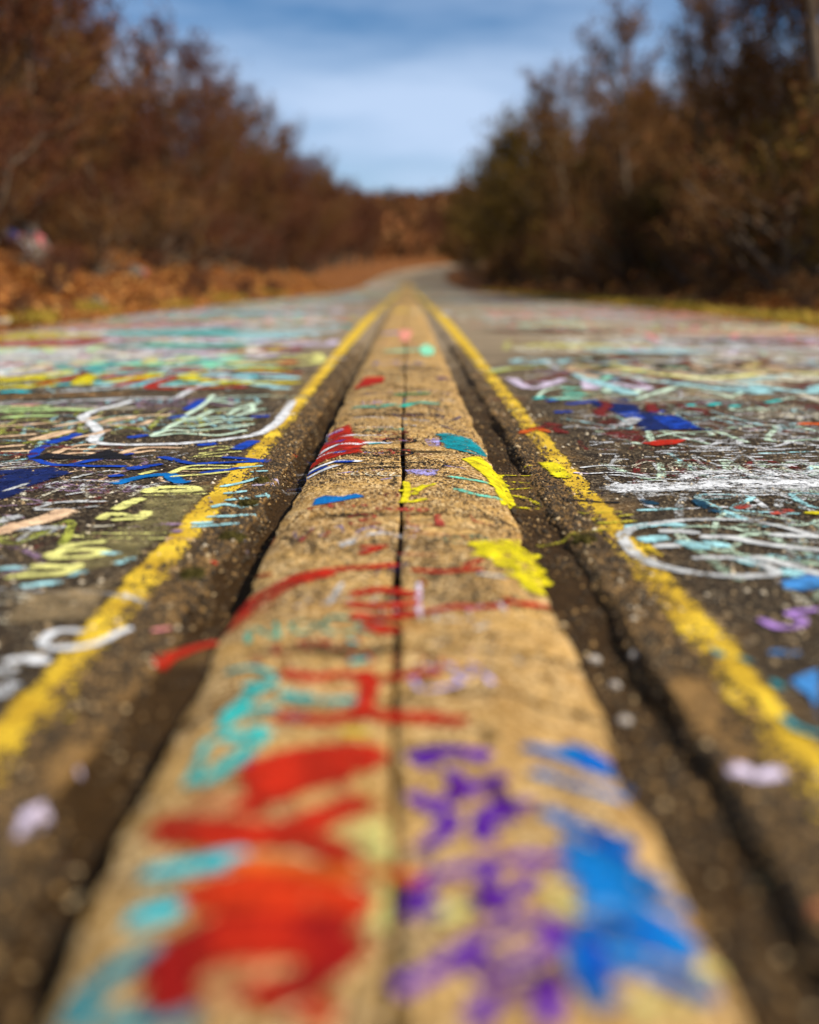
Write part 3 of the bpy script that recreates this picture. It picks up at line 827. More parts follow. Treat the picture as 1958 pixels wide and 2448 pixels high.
 ('s','white',0.05,0.4,[(-1.035,6.293),(-1.021,5.978),(-1.053,5.603),(-1.058,5.233),(-1.061,5.012),(-1.163,5.019),(-1.311,4.991),(-1.48,4.909)]),
 ('s','white',0.05,0.35,[(-1.232,4.888),(-1.254,4.713),(-1.292,4.532),(-1.277,4.31),(-1.174,4.085),(-1.098,3.882),(-1.074,3.717),(-1.016,3.62),(-0.943,3.598),(-0.842,3.601),(-0.736,3.631),(-0.609,3.728),(-0.519,3.881),(-0.494,4.257),(-0.513,4.907)]),
 ('s','mint_pale',0.028,0.25,[(-0.912,5.047),(-0.769,5.083),(-0.602,5.134)]),
 ('s','mint_pale',0.028,0.25,[(-0.907,5.135),(-0.882,4.712),(-0.882,4.31),(-0.837,4.283),(-0.805,4.519)]),
 ('s','mint_pale',0.028,0.25,[(-0.893,4.942),(-0.738,4.775),(-0.643,4.84)]),
 ('s','mint_pale',0.028,0.25,[(-0.842,4.531),(-0.744,4.577),(-0.653,4.775)]),
 ('s','mint_pale',0.028,0.25,[(-0.721,4.39),(-0.701,4.577),(-0.631,4.53),(-0.684,4.373)]),
 ('s','mint_pale',0.028,0.25,[(-0.882,3.969),(-0.862,4.207),(-0.788,4.232),(-0.607,4.257)]),
 ('s','mint_pale',0.028,0.25,[(-0.894,3.805),(-0.859,3.947),(-0.765,3.938),(-0.599,4.06)]),
 ('s','mint_pale',0.028,0.25,[(-0.885,3.789),(-0.8,3.868),(-0.664,3.813),(-0.587,3.937)]),
 ('s','mint_pale',0.028,0.25,[(-0.869,4.31),(-0.735,4.309)]),
 ('s','mint_pale',0.028,0.25,[(-0.875,4.052),(-0.782,4.061),(-0.714,4.181)]),
 ('s','mint_pale',0.028,0.25,[(-0.896,4.874),(-0.822,4.976)]),
 ('s','mint_pale',0.028,0.25,[(-0.679,4.775),(-0.631,4.53)]),
 ('s','mint_pale',0.028,0.25,[(-0.673,4.53),(-0.596,4.589)]),
 ('s','mint_pale',0.028,0.25,[(-0.693,4.061),(-0.58,4.108)]),
 ('s','peach',0.034,0.3,[(-1.162,4.133),(-1.134,4.3),(-0.994,4.39)]),
 ('s','peach',0.034,0.3,[(-1.13,4.085),(-1.006,4.099),(-0.989,4.207)]),
 ('s','peach',0.034,0.3,[(-1.242,4.258),(-1.217,4.337)]),
 ('s','peach',0.034,0.3,[(-1.512,4.053),(-1.414,4.1),(-1.335,4.183)]),
 ('s','peach',0.034,0.3,[(-1.304,4.053),(-1.234,4.182)]),
 ('s','peach',0.034,0.3,[(-1.412,3.778),(-1.315,3.84)]),
 ('s','peach',0.034,0.3,[(-1.279,3.698),(-1.248,3.874),(-1.209,3.925),(-1.245,3.717)]),
 ('s','peach',0.034,0.3,[(-1.181,3.717),(-1.115,3.81),(-1.08,3.947)]),
 ('s','peach',0.034,0.3,[(-1.111,3.385),(-1.09,3.565),(-1.034,3.602)]),
 ('s','peach',0.034,0.3,[(-1.084,3.385),(-1.033,3.425),(-0.969,3.408)]),
 ('s','peach',0.034,0.3,[(-1.074,3.494),(-0.969,3.508)]),
 ('s','peach',0.034,0.3,[(-0.903,3.401),(-0.864,3.529),(-0.738,3.528)]),
 ('s','peach',0.034,0.3,[(-0.887,3.401),(-0.813,3.472)]),
 ('s','peach',0.034,0.3,[(-1.329,3.548),(-1.269,3.584)]),
 ('s','peach',0.034,0.3,[(-1.294,3.453),(-1.193,3.473),(-1.182,3.558)]),
 ('s','peach',0.034,0.3,[(-1.143,4.207),(-1.07,4.31)]),
 ('s','peach',0.034,0.3,[(-0.994,4.39),(-0.959,4.374)]),
 ('s','blue_royal',0.05,0.2,[(-1.192,3.64),(-1.176,3.737),(-1.162,3.848)]),
 ('s','blue_royal',0.05,0.2,[(-0.927,4.299),(-0.889,4.363)]),
 ('s','blue_royal',0.05,0.2,[(-0.918,4.578),(-0.92,4.921)]),
 ('s','blue_royal',0.05,0.2,[(-0.953,3.765),(-0.921,3.818)]),
 ('s','blue_royal',0.05,0.2,[(-0.55,3.51),(-0.52,3.669)]),
 ('s','blue_royal',0.05,0.2,[(-0.606,4.325),(-0.563,4.351)]),
 ('s','blue_royal',0.05,0.2,[(-0.678,3.594),(-0.649,3.62)]),
 ('s','blue_royal',0.035,0.1,[(-1.184,3.573),(-1.186,3.494),(-1.166,3.392),(-1.135,3.305)]),
 ('s','blue_royal',0.03,0.12,[(-1.175,3.417),(-1.129,3.303),(-1.056,3.211),(-0.99,3.193),(-0.9,3.176)]),
 ('s','blue_royal',0.03,0.12,[(-1,3.194),(-0.934,3.319),(-0.867,3.406)]),
 ('s','blue_royal',0.03,0.12,[(-0.752,3.341),(-0.659,3.241),(-0.625,3.222),(-0.557,3.24),(-0.439,3.265)]),
 ('s','blue_royal',0.03,0.12,[(-0.558,3.34),(-0.475,3.302),(-0.429,3.252)]),
 ('s','blue_royal',0.03,0.12,[(-0.823,3.015),(-0.805,3.028)]),
 ('s','blue_royal',0.03,0.12,[(-0.917,3.182),(-0.835,3.176)]),
 ('s','blue_royal',0.03,0.12,[(-0.734,3.211),(-0.796,3.138)]),
 ('s','blue_royal',0.03,0.12,[(-0.577,3.068),(-0.483,3.152)]),
 ('s','blue',0.04,0.1,[(-0.781,2.908),(-0.732,3.009),(-0.664,3.046)]),
 ('s','blue',0.04,0.1,[(-0.664,3.036),(-0.625,2.937),(-0.603,2.922)]),
 ('s','blue_royal',0.045,0.15,[(-0.798,3.135),(-0.774,3.167)]),
 ('s','blue_royal',0.045,0.15,[(-0.464,3.265),(-0.433,3.277)]),
 ('s','navy',0.09,0.3,[(-1.077,2.853),(-1.084,3.029),(-1.038,3.124)]),
 ('s','navy',0.09,0.3,[(-1.032,2.728),(-1.038,2.813)]),
 ('s','navy',0.09,0.3,[(-1.155,3.069),(-1.08,3.102)]),
 ('s','navy',0.09,0.3,[(-1.044,2.889),(-0.987,3.069)]),
 ('s','maroon',0.07,0.5,[(-1.173,3.547),(-1.096,3.547)]),
 ('s','maroon',0.07,0.5,[(-1.284,3.425),(-1.179,3.398)]),
 ('s','maroon',0.07,0.5,[(-1.279,5.384),(-1.083,5.534)]),
 ('f','black',0.0,0.35,[(-1.158,3.305),(-1.134,3.425),(-0.997,3.359),(-0.96,3.493),(-0.816,3.304)]),
 ('s','yellow',0.13,0.3,[(-1.643,7.55),(-1.387,7.879),(-1.16,8.43),(-0.921,8.906)]),
 ('s','yellow',0.13,0.3,[(-1.299,7.71),(-0.863,8.332)]),
 ('s','navy',0.12,0.35,[(-1.048,7.44),(-0.822,7.93)]),
 ('s','navy',0.12,0.35,[(-1.919,7.104),(-1.745,7.247)]),
 ('s','red',0.11,0.2,[(-0.919,6.806),(-0.811,6.964),(-0.747,7.201)]),
 ('s','maroon',0.24,0.35,[(-1.899,9.417),(-1.745,10.21),(-1.566,10.817),(-1.184,10.504)]),
 ('s','red',0.17,0.35,[(-2.272,7.52),(-2.198,7.796),(-2.099,8.11)]),
 ('s','red',0.17,0.35,[(-0.926,6.705),(-0.88,6.832)]),
 ('s','crimson',0.12,0.35,[(-1.976,6.113),(-1.869,6.329),(-1.739,6.465)]),
 ('s','turquoise',0.1,0.25,[(-1.93,6.645),(-1.784,6.834),(-1.511,7.034),(-1.298,7.174)]),
 ('s','cyan',0.075,0.25,[(-1.797,5.632),(-1.68,5.74),(-1.594,5.881)]),
 ('s','cyan',0.075,0.25,[(-1.535,5.862),(-1.491,5.979),(-1.392,6.029),(-1.216,6.08),(-1.09,6.164),(-0.978,6.239),(-0.88,6.293)]),
 ('s','cyan',0.075,0.25,[(-1.417,5.675),(-1.357,5.721)]),
 ('s','cyan',0.075,0.25,[(-1.347,5.604),(-1.356,5.833)]),
 ('s','cyan',0.075,0.25,[(-1.229,5.721),(-1.189,5.785)]),
 ('s','cyan',0.075,0.25,[(-1.137,5.766),(-1.104,5.804)]),
 ('s','cyan',0.075,0.25,[(-1.934,5.274),(-1.908,5.329),(-1.832,5.274)]),
 ('s','cyan',0.075,0.25,[(-0.976,5.929),(-0.848,6.132)]),
 ('s','white',0.055,0.4,[(-1.66,5.297),(-1.509,5.434),(-1.374,5.535)]),
 ('s','white',0.055,0.4,[(-1.523,5.959),(-1.52,6.295),(-1.379,6.407),(-1.116,6.546)]),
 ('s','white',0.055,0.4,[(-1.548,6.133),(-1.258,6.294)]),
 ('s','pink',0.1,0.3,[(-1.231,6.406),(-1.153,6.383)]),
 ('s','pink',0.1,0.3,[(-1.375,6.583),(-1.216,6.769)]),
 ('s','yellow',0.08,0.3,[(-2.034,5.493),(-1.93,5.562),(-1.806,5.605)]),
 ('s','orange_pale',0.07,0.5,[(-1.868,5.035),(-1.661,5.122),(-1.328,5.196)]),
 ('s','green_pale',0.06,0.35,[(-1.681,4.521),(-1.564,4.591),(-1.323,4.555)]),
 ('s','green_pale',0.06,0.35,[(-1.581,4.301),(-1.519,4.354),(-1.411,4.364)]),
 ('s','green_pale',0.06,0.35,[(-1.729,4.652),(-1.533,4.682)]),
 ('s','green_pale',0.06,0.35,[(-1.63,4.475),(-1.471,4.521)]),
 ('s','pink',0.05,0.4,[(-1.696,4.714),(-1.597,4.732)]),
 ('s','grey_white',0.035,0.4,[(-1.567,4.777),(-1.486,4.929),(-1.266,4.902)]),
 ('s','grey_white',0.035,0.4,[(-1.774,4.777),(-1.61,4.842)]),
 ('s','yellow_pale',0.025,0.5,[(-0.665,3.493),(-0.621,3.557),(-0.567,3.528),(-0.607,3.475),(-0.649,3.407)]),
 ('s','yellow_pale',0.025,0.5,[(-0.655,3.351),(-0.597,3.417),(-0.533,3.451)]),
 ('s','yellow_pale',0.025,0.5,[(-0.676,3.326),(-0.577,3.358)]),
 ('s','yellow_pale',0.03,0.4,[(-0.667,3.063),(-0.632,3.181),(-0.518,3.181)]),
 ('s','yellow_pale',0.03,0.4,[(-0.651,3.009),(-0.572,3.041),(-0.514,3.081)]),
 ('s','yellow_pale',0.03,0.4,[(-0.749,3.041),(-0.725,3.096)]),
 ('s','yellow_pale',0.03,0.4,[(-0.656,3.124),(-0.521,3.137)]),
 ('s','yellow_pale',0.045,0.3,[(-0.67,2.782),(-0.66,2.835),(-0.574,2.852),(-0.554,2.805)]),
 ('s','yellow_pale',0.045,0.3,[(-0.693,2.573),(-0.683,2.639),(-0.669,2.695)]),
 ('s','yellow_pale',0.045,0.3,[(-0.637,2.794),(-0.558,2.794)]),
 ('s','yellow_pale',0.034,0.3,[(-0.704,2.466),(-0.7,2.516),(-0.666,2.506)]),
 ('s','yellow_pale',0.034,0.3,[(-0.648,2.497),(-0.612,2.497),(-0.618,2.54)]),
 ('s','yellow_pale',0.034,0.3,[(-0.665,2.456),(-0.609,2.466)]),
 ('s','yellow_pale',0.034,0.3,[(-0.71,2.11),(-0.703,2.154),(-0.664,2.171),(-0.626,2.171),(-0.614,2.147),(-0.635,2.117),(-0.698,2.104)]),
 ('s','yellow_pale',0.034,0.3,[(-0.734,1.967),(-0.682,1.981),(-0.645,1.996),(-0.634,2.051)]),
 ('s','yellow_pale',0.034,0.3,[(-0.719,2.046),(-0.638,2.036)]),
 ('s','yellow_pale',0.034,0.3,[(-0.7,2.154),(-0.696,2.211),(-0.641,2.24)]),
 ('s','yellow_pale',0.02,0.6,[(-0.699,2.317),(-0.515,2.317)]),
 ('s','yellow_pale',0.02,0.6,[(-0.649,2.27),(-0.519,2.27)]),
 ('s','yellow_pale',0.02,0.6,[(-0.668,2.738),(-0.517,2.76)]),
 ('s','yellow_pale',0.02,0.6,[(-0.66,2.366),(-0.546,2.374)]),
 ('s','cyan_pale',0.03,0.45,[(-0.775,2.021),(-0.729,2.036)]),
 ('s','cyan_pale',0.03,0.45,[(-0.694,1.905),(-0.633,1.927)]),
 ('s','cyan_pale',0.03,0.45,[(-0.564,2.064),(-0.541,2.102)]),
 ('s','cyan_pale',0.03,0.45,[(-0.628,1.973),(-0.609,1.999)]),
 ('s','cyan_pale',0.03,0.45,[(-0.609,2.147),(-0.583,2.14)]),
 ('s','cyan_pale',0.024,0.35,[(-0.49,2.859),(-0.448,2.912),(-0.41,2.988)]),
 ('s','cyan_pale',0.024,0.35,[(-0.466,2.766),(-0.422,2.793)]),
 ('s','cyan_pale',0.024,0.35,[(-0.467,2.598),(-0.447,2.626),(-0.41,2.598)]),
 ('s','cyan_pale',0.024,0.35,[(-0.377,2.722),(-0.348,2.771),(-0.299,2.804)]),
 ('s','cyan_pale',0.024,0.35,[(-0.447,2.679),(-0.4,2.705)]),
 ('s','cyan_pale',0.024,0.35,[(-0.476,2.382),(-0.426,2.399),(-0.384,2.416)]),
 ('s','cyan_pale',0.024,0.35,[(-0.459,2.484),(-0.402,2.495)]),
 ('s','cyan_pale',0.024,0.35,[(-0.387,2.502),(-0.309,2.513)]),
 ('s','cyan_pale',0.024,0.35,[(-0.4,2.588),(-0.372,2.622)]),
 ('s','cyan_pale',0.024,0.35,[(-0.483,3.152),(-0.428,3.181)]),
 ('s','cyan_pale',0.024,0.35,[(-0.439,3.081),(-0.405,3.095)]),
 ('s','cyan_pale',0.024,0.35,[(-0.482,2.417),(-0.445,2.425)]),
 ('s','lilac',0.045,0.2,[(-0.375,2.293),(-0.343,2.325),(-0.299,2.333)]),
 ('s','lilac',0.03,0.5,[(-0.383,2.907),(-0.35,2.975),(-0.317,2.988)]),
 ('s','lilac',0.03,0.5,[(-0.406,2.875),(-0.355,2.899)]),
 ('s','grey_white',0.025,0.5,[(-0.932,2.908),(-0.9,2.938),(-0.785,2.923)]),
 ('s','grey_white',0.025,0.5,[(-0.923,2.984),(-0.897,3.042),(-0.854,3.096),(-0.821,3.082)]),
 ('s','grey_white',0.025,0.5,[(-0.892,2.579),(-0.863,2.643),(-0.797,2.674)]),
 ('s','grey_white',0.025,0.5,[(-0.882,2.56),(-0.813,2.573),(-0.752,2.602)]),
 ('s','grey_white',0.025,0.5,[(-0.865,2.745),(-0.837,2.783)]),
 ('s','grey_white',0.025,0.5,[(-1.196,3.182),(-1.121,3.226)]),
 ('s','grey_white',0.025,0.5,[(-1.154,3.147),(-1.055,3.176)]),
 ('s','grey_white',0.025,0.5,[(-1.045,2.79),(-1.021,2.901)]),
 ('s','grey_white',0.025,0.5,[(-0.892,2.643),(-0.748,2.663)]),
 ('s','peach',0.07,0.35,[(-0.886,2.326),(-0.867,2.4),(-0.831,2.452),(-0.811,2.548)]),
 ('s','grey_white',0.05,0.5,[(-0.925,2.435),(-0.905,2.488)]),
 ('s','grey_white',0.05,0.5,[(-0.85,2.35),(-0.772,2.375)]),
 ('s','violet_dull',0.04,0.55,[(-0.609,2.371),(-0.566,2.383)]),
 ('s','violet_dull',0.04,0.55,[(-0.564,2.406),(-0.509,2.399),(-0.504,2.33)]),
 ('s','cream',0.02,0.4,[(-0.695,2.383),(-0.659,2.391)]),
 ('s','white',0.018,0.25,[(-0.44,1.661),(-0.454,1.632),(-0.468,1.595),(-0.496,1.571),(-0.536,1.568),(-0.553,1.587),(-0.558,1.628),(-0.544,1.651),(-0.512,1.646)]),
 ('s','white',0.035,0.4,[(-0.543,1.379),(-0.541,1.418)]),
 ('s','white',0.035,0.4,[(-0.575,1.506),(-0.558,1.522),(-0.527,1.51)]),
 ('s','white',0.035,0.4,[(-0.575,1.467),(-0.561,1.474)]),
 ('f','lilac',0.0,0.2,[(-0.39,1),(-0.402,1.052),(-0.385,1.073),(-0.358,1.06),(-0.343,1.031),(-0.353,1.003)]),
 ('s','lilac',0.018,0.4,[(-0.377,1.172),(-0.366,1.174)]),
 ('s','pink',0.013,0.2,[(-0.398,1.651),(-0.378,1.66)]),
 ('s','yellow_gold',0.011,0.35,[(-0.356,1.443),(-0.353,1.455)]),
 ('s','yellow_gold',0.011,0.35,[(-0.351,1.342),(-0.35,1.355)]),
 ('s','yellow_gold',0.011,0.35,[(-0.349,1.225),(-0.349,1.239)]),
 ('s','yellow_gold',0.011,0.35,[(-0.429,1.301),(-0.424,1.307)]),
 ('s','yellow_gold',0.011,0.35,[(-0.362,0.895),(-0.358,0.897)]),
 ('s','maroon',0.05,0.4,[(0.455,3.98),(0.527,4.039),(0.556,3.866)]),
 ('s','maroon',0.05,0.4,[(0.522,4.132),(0.564,4.07)]),
 ('s','orange',0.05,0.45,[(0.407,3.866),(0.471,3.98),(0.501,3.894)]),
 ('s','lime_dull',0.08,0.35,[(0.492,6.377),(0.644,6.637),(0.866,6.717),(1.235,6.604)]),
 ('s','lime_dull',0.08,0.35,[(1.015,7.206),(1.326,7.338)]),
 ('s','lime_dull',0.08,0.35,[(1.02,6.849),(1.359,6.765)]),
 ('s','mint',0.05,0.25,[(1.016,5.86),(1.261,6.331),(1.519,6.635),(1.784,6.682)]),
 ('s','mint_pale',0.06,0.3,[(0.51,6.527),(0.627,6.669)]),
 ('s','mint_pale',0.06,0.3,[(1.165,7.437),(1.373,7.437)]),
 ('s','blue_sky',0.03,0.4,[(1.086,5.86),(1.467,6.404)]),
 ('s','grey_white',0.06,0.45,[(0.851,5.775),(1.11,5.86),(1.345,5.86),(1.639,5.654),(1.787,5.619)]),
 ('s','grey_white',0.06,0.45,[(0.661,6.054),(0.995,6.332)]),
 ('s','grey_white',0.06,0.45,[(0.998,6.19),(1.142,6.302)]),
 ('s','mint_deep',0.1,0.2,[(0.802,5.432),(0.898,5.454)]),
 ('s','mint_deep',0.1,0.2,[(0.767,5.196),(0.856,5.166)]),
 ('s','mint_deep',0.1,0.2,[(0.676,4.978),(0.77,5.006)]),
 ('s','mint_pale',0.06,0.3,[(0.952,5.265),(1.055,5.564)]),
 ('s','mint_pale',0.06,0.3,[(1.081,5.225),(1.218,5.519)]),
 ('s','mint_pale',0.06,0.3,[(1.211,5.265),(1.329,5.475)]),
 ('s','mint_pale',0.06,0.3,[(0.925,5.454),(1.03,5.432)]),
 ('s','mint_pale',0.026,0.3,[(0.591,4.979),(0.669,5.327),(0.798,5.564)]),
 ('s','mint_pale',0.026,0.3,[(0.68,5.006),(0.843,4.96),(1.039,4.942),(1.222,4.959),(1.462,5.032),(1.643,5.294),(1.809,5.345)]),
 ('s','mint_pale',0.026,0.3,[(1.367,5.563),(1.47,5.244),(1.476,4.941)]),
 ('s','mint_pale',0.026,0.3,[(1.588,4.827),(1.772,5.022)]),
 ('s','mint_pale',0.026,0.3,[(0.866,5.099),(1.081,5.146),(1.235,5.098)]),
 ('s','mint_pale',0.026,0.3,[(1.042,4.96),(1.218,5.295)]),
 ('s','mint_pale',0.026,0.3,[(1.369,5.346),(1.527,5.452),(1.674,5.398)]),
 ('s','turquoise',0.05,0.2,[(1.208,4.703),(1.235,4.735)]),
 ('s','turquoise',0.05,0.2,[(1.309,4.727),(1.358,4.785)]),
 ('s','turquoise',0.05,0.2,[(1.385,4.662),(1.418,4.702)]),
 ('s','turquoise',0.05,0.2,[(0.586,4.979),(0.623,5.033)]),
 ('s','turquoise',0.05,0.2,[(1.588,4.827),(1.666,4.914)]),
 ('s','blue_royal',0.05,0.2,[(0.706,4.77),(0.838,4.871)]),
 ('s','blue_royal',0.05,0.2,[(0.618,4.472),(0.668,4.494)]),
 ('s','blue_royal',0.05,0.2,[(0.636,4.898),(0.665,4.933)]),
 ('s','blue_royal',0.05,0.2,[(1.005,4.471),(1.05,4.508)]),
 ('f','navy',0.0,0.3,[(0.83,4.942),(0.996,4.978),(0.969,4.471),(1.082,4.343),(1.074,4.008),(1.143,3.909),(0.998,3.961),(0.853,3.921),(0.875,4.228),(0.852,4.472),(0.8,4.704)]),
 ('f','blue_royal',0.0,0.45,[(0.965,4.329),(1.079,4.329),(1.074,4.008),(0.955,3.95)]),
 ('f','blue_royal',0.0,0.45,[(0.843,4.472),(0.95,4.509),(0.933,4.261),(0.865,4.261)]),
 ('s','maroon',0.06,0.3,[(0.871,4.889),(0.862,4.703),(0.787,4.487),(0.781,4.35)]),
 ('s','maroon',0.06,0.3,[(1.068,4.802),(1.007,4.486)]),
 ('s','maroon',0.06,0.3,[(1.17,4.703),(1.222,4.508)]),
 ('f','red',0.0,0.15,[(0.782,3.621),(0.857,3.69),(0.95,3.705),(0.887,3.596),(0.817,3.563)]),
 ('f','maroon',0.0,0.5,[(0.666,3.894),(0.823,3.893),(0.814,3.631),(0.72,3.681)]),
 ('f','grey_white',0.0,0.5,[(0.784,4.081),(0.878,4.329),(0.929,4.261),(0.829,4.039)]),
 ('s','mint_pale',0.012,0.3,[(0.864,3.773),(0.939,3.848),(1.018,3.882),(1.141,3.915)]),
 ('s','grey_white',0.013,0.45,[(0.63,4.364),(0.773,4.329),(0.93,4.413),(1.17,4.342)]),
 ('s','grey_white',0.013,0.45,[(0.672,4.472),(0.75,4.509)]),
 ('s','grey_white',0.013,0.45,[(0.83,3.962),(0.88,4.009)]),
 ('s','grey_white',0.013,0.45,[(1.104,4.546),(1.197,4.662)]),
 ('s','grey_white',0.013,0.45,[(1.166,4.294),(1.329,4.26)]),
 ('s','grey_white',0.013,0.45,[(1.206,4.13),(1.297,4.099)]),
 ('s','orange',0.08,0.2,[(1.506,4.117),(1.547,4.098)]),
 ('s','white',0.014,0.6,[(0.598,3.565),(0.646,3.613),(0.689,3.634)]),
 ('s','white',0.014,0.6,[(0.714,3.605),(0.78,3.613)]),
 ('s','white',0.014,0.6,[(0.603,3.488),(0.671,3.473)]),
 ('s','white',0.014,0.6,[(0.775,3.395),(0.852,3.428),(0.934,3.465)]),
 ('s','white',0.014,0.6,[(0.818,3.457),(0.883,3.435)]),
 ('s','white',0.014,0.6,[(0.931,3.487),(1.039,3.533),(1.18,3.552)]),
 ('s','white',0.014,0.6,[(1.156,3.487),(1.289,3.513)]),
 ('s','white',0.014,0.6,[(1.004,3.604),(1.147,3.674)]),
 ('s','white',0.014,0.6,[(1.272,3.674),(1.346,3.604)]),
 ('s','white',0.014,0.6,[(0.97,3.331),(1.035,3.293)]),
 ('s','white',0.014,0.6,[(1.154,3.324),(1.216,3.348)]),
 ('s','white',0.014,0.6,[(0.836,3.16),(0.969,3.182)]),
 ('s','white',0.014,0.6,[(0.724,3.069),(0.831,3.089)]),
 ('s','white',0.014,0.6,[(1.006,3.207),(1.095,3.194),(1.216,3.213)]),
 ('s','white',0.014,0.6,[(1.28,3.438),(1.311,3.456)]),
 ('s','white',0.014,0.6,[(0.689,3.717),(0.76,3.696)]),
 ('s','white',0.014,0.6,[(0.946,3.717),(0.999,3.654)]),
 ('s','white',0.018,0.4,[(0.506,3.145),(0.576,3.183),(0.649,3.167)]),
 ('s','white',0.018,0.4,[(0.505,3.043),(0.56,3.06),(0.618,3.06),(0.66,3.014)]),
 ('s','white',0.018,0.4,[(0.827,3.045),(0.946,3.06)]),
 ('s','lilac',0.02,0.4,[(0.477,3.061),(0.508,3.046)]),
 ('s','white',0.15,0.45,[(0.559,2.836),(0.598,2.836),(0.648,2.841),(0.738,2.851),(0.818,2.879),(0.922,2.897),(1.023,2.887),(1.114,2.918)]),
 ('s','white',0.2,0.6,[(0.797,2.988),(0.915,3.045),(1.015,3.03),(1.16,3.044)]),
 ('s','grey_white',0.1,0.72,[(0.705,2.718),(0.851,2.742),(0.961,2.79),(1.067,2.79)]),
 ('s','grey_white',0.1,0.72,[(0.57,2.742),(0.669,2.766)]),
 ('s','grey_white',0.036,0.4,[(0.877,2.273),(0.841,2.365),(0.797,2.42),(0.723,2.453),(0.636,2.443),(0.567,2.415),(0.504,2.369),(0.464,2.291),(0.455,2.185),(0.463,2.096),(0.497,2.024),(0.555,1.98),(0.62,1.965),(0.691,1.984),(0.685,2.051),(0.642,2.1),(0.573,2.1)]),
 ('s','cyan_pale',0.05,0.35,[(0.495,2.366),(0.565,2.406),(0.607,2.391)]),
 ('s','cyan_pale',0.05,0.35,[(0.543,2.274),(0.503,2.249)]),
 ('s','cyan_pale',0.05,0.35,[(0.633,2.229),(0.652,2.201)]),
 ('s','cyan_pale',0.05,0.35,[(0.658,2.093),(0.675,2.054)]),
 ('s','cyan_pale',0.05,0.35,[(0.698,1.993),(0.735,2)]),
 ('s','cyan_pale',0.05,0.35,[(0.58,2.233),(0.606,2.185)]),
 ('s','grey_white',0.036,0.25,[(0.635,2.278),(0.692,2.273),(0.735,2.221),(0.836,2.162)]),
 ('s','grey_white',0.036,0.25,[(0.56,2.33),(0.594,2.337),(0.623,2.316)]),
 ('s','grey_white',0.036,0.25,[(0.515,2.198),(0.556,2.204)]),
 ('s','grey_white',0.036,0.25,[(0.791,2.298),(0.88,2.281)]),
 ('s','grey_white',0.036,0.25,[(0.69,2.103),(0.722,2.067),(0.771,1.984)]),
 ('s','blue_sky',0.07,0.2,[(0.699,1.906),(0.751,1.93)]),
 ('s','blue_dark',0.04,0.4,[(0.719,2.668),(0.721,2.606),(0.727,2.538)]),
 ('s','blue_dark',0.04,0.4,[(0.593,2.672),(0.601,2.628)]),
 ('s','red_dull',0.04,0.5,[(0.794,2.573),(0.823,2.61)]),
 ('s','red_dull',0.04,0.5,[(0.862,2.517),(0.911,2.552)]),
 ('s','yellow',0.04,0.3,[(0.952,2.525),(0.967,2.517)]),
 ('s','yellow_dull',0.028,0.55,[(0.42,2.459),(0.522,2.502)]),
 ('s','yellow_dull',0.028,0.55,[(0.43,2.415),(0.517,2.434)]),
 ('s','yellow_dull',0.028,0.55,[(0.279,2.263),(0.365,2.313),(0.443,2.351)]),
 ('s','yellow_dull',0.028,0.55,[(0.405,2.522),(0.502,2.532)]),
 ('s','yellow',0.05,0.1,[(0.424,3.222),(0.43,3.061),(0.434,2.997)]),
 ('f','yellow_gold',0.0,0.5,[(0.484,2.233),(0.505,2.225),(0.513,2.111),(0.491,2.125)]),
 ('s','lilac_purple',0.018,0.25,[(0.577,1.702),(0.587,1.666),(0.619,1.665),(0.643,1.702),(0.63,1.735),(0.683,1.757)]),
 ('s','blue_sky',0.026,0.5,[(0.544,1.544),(0.576,1.541)]),
 ('f','blue_sky',0.0,0.3,[(0.526,1.43),(0.585,1.477),(0.521,1.302),(0.533,1.37)]),
 ('s','teal',0.016,0.3,[(0.476,1.299),(0.482,1.263),(0.5,1.245)]),
 ('s','teal',0.016,0.3,[(0.502,1.428),(0.507,1.403)]),
 ('s','teal',0.016,0.3,[(0.459,1.555),(0.461,1.528)]),
 ('s','teal',0.016,0.3,[(0.488,1.52),(0.495,1.503)]),
 ('s','lilac',0.028,0.25,[(0.374,1.154),(0.391,1.133),(0.416,1.141)]),
 ('s','teal_green',0.022,0.15,[(0.329,0.958),(0.334,0.943)]),
 ('s','pink_warm',0.02,0.2,[(0.36,0.875),(0.363,0.872)]),
]
# bold yellow centre lines, one each side of the median
def yellow_line(pts, width):
    V, F, E = [], [], []
    ribbon(pts, width, V, F, E, .0012, step=.05, jitter=True, widen=.75)
    o = mesh_obj('centre_line', V, F, M_LINE, road, False, E)
    return o
def mat_line():
    t = NT('yellow_line_paint')
    ed = t.n.new('ShaderNodeAttribute'); ed.attribute_name = 'edge'
    fine = t.noise(110, 3, .6); bigger = t.noise(9, 6, .7)
    n = t.math('ADD', t.math('MULTIPLY', fine, .40), t.math('MULTIPLY', bigger, .60))
    thr = t.math('ADD', .424, t.rng(ed.outputs['Fac'], .5, 1.02, 0, .16))
    sp = t.n.new('ShaderNodeSeparateXYZ'); t.l.new(t.pos, sp.inputs[0])
    thr = t.math('SUBTRACT', thr, t.rng(sp.outputs[1], 4.5, 12, 0, .10))     # the lines are fresher further on
    al = t.rng(n, t.math('SUBTRACT', thr, .03), t.math('ADD', thr, .03))
    c = t.mix(t.rng(t.noise(4, 5, .65), .35, .65), (.42, .245, .014), (.80, .53, .035))
    t.bump(t.math('ADD', t.voronoi(120), fine), .8, .003)
    t.done(c, .8, .15)
    tr = t.n.new('ShaderNodeBsdfTransparent'); mx = t.n.new('ShaderNodeMixShader')
    t.l.new(al, mx.inputs[0]); t.l.new(tr.outputs[0], mx.inputs[1]); t.l.new(t.b.outputs[0], mx.inputs[2])
    t.l.new(mx.outputs[0], t.out.inputs['Surface'])
    return t.m
M_LINE = mat_line()
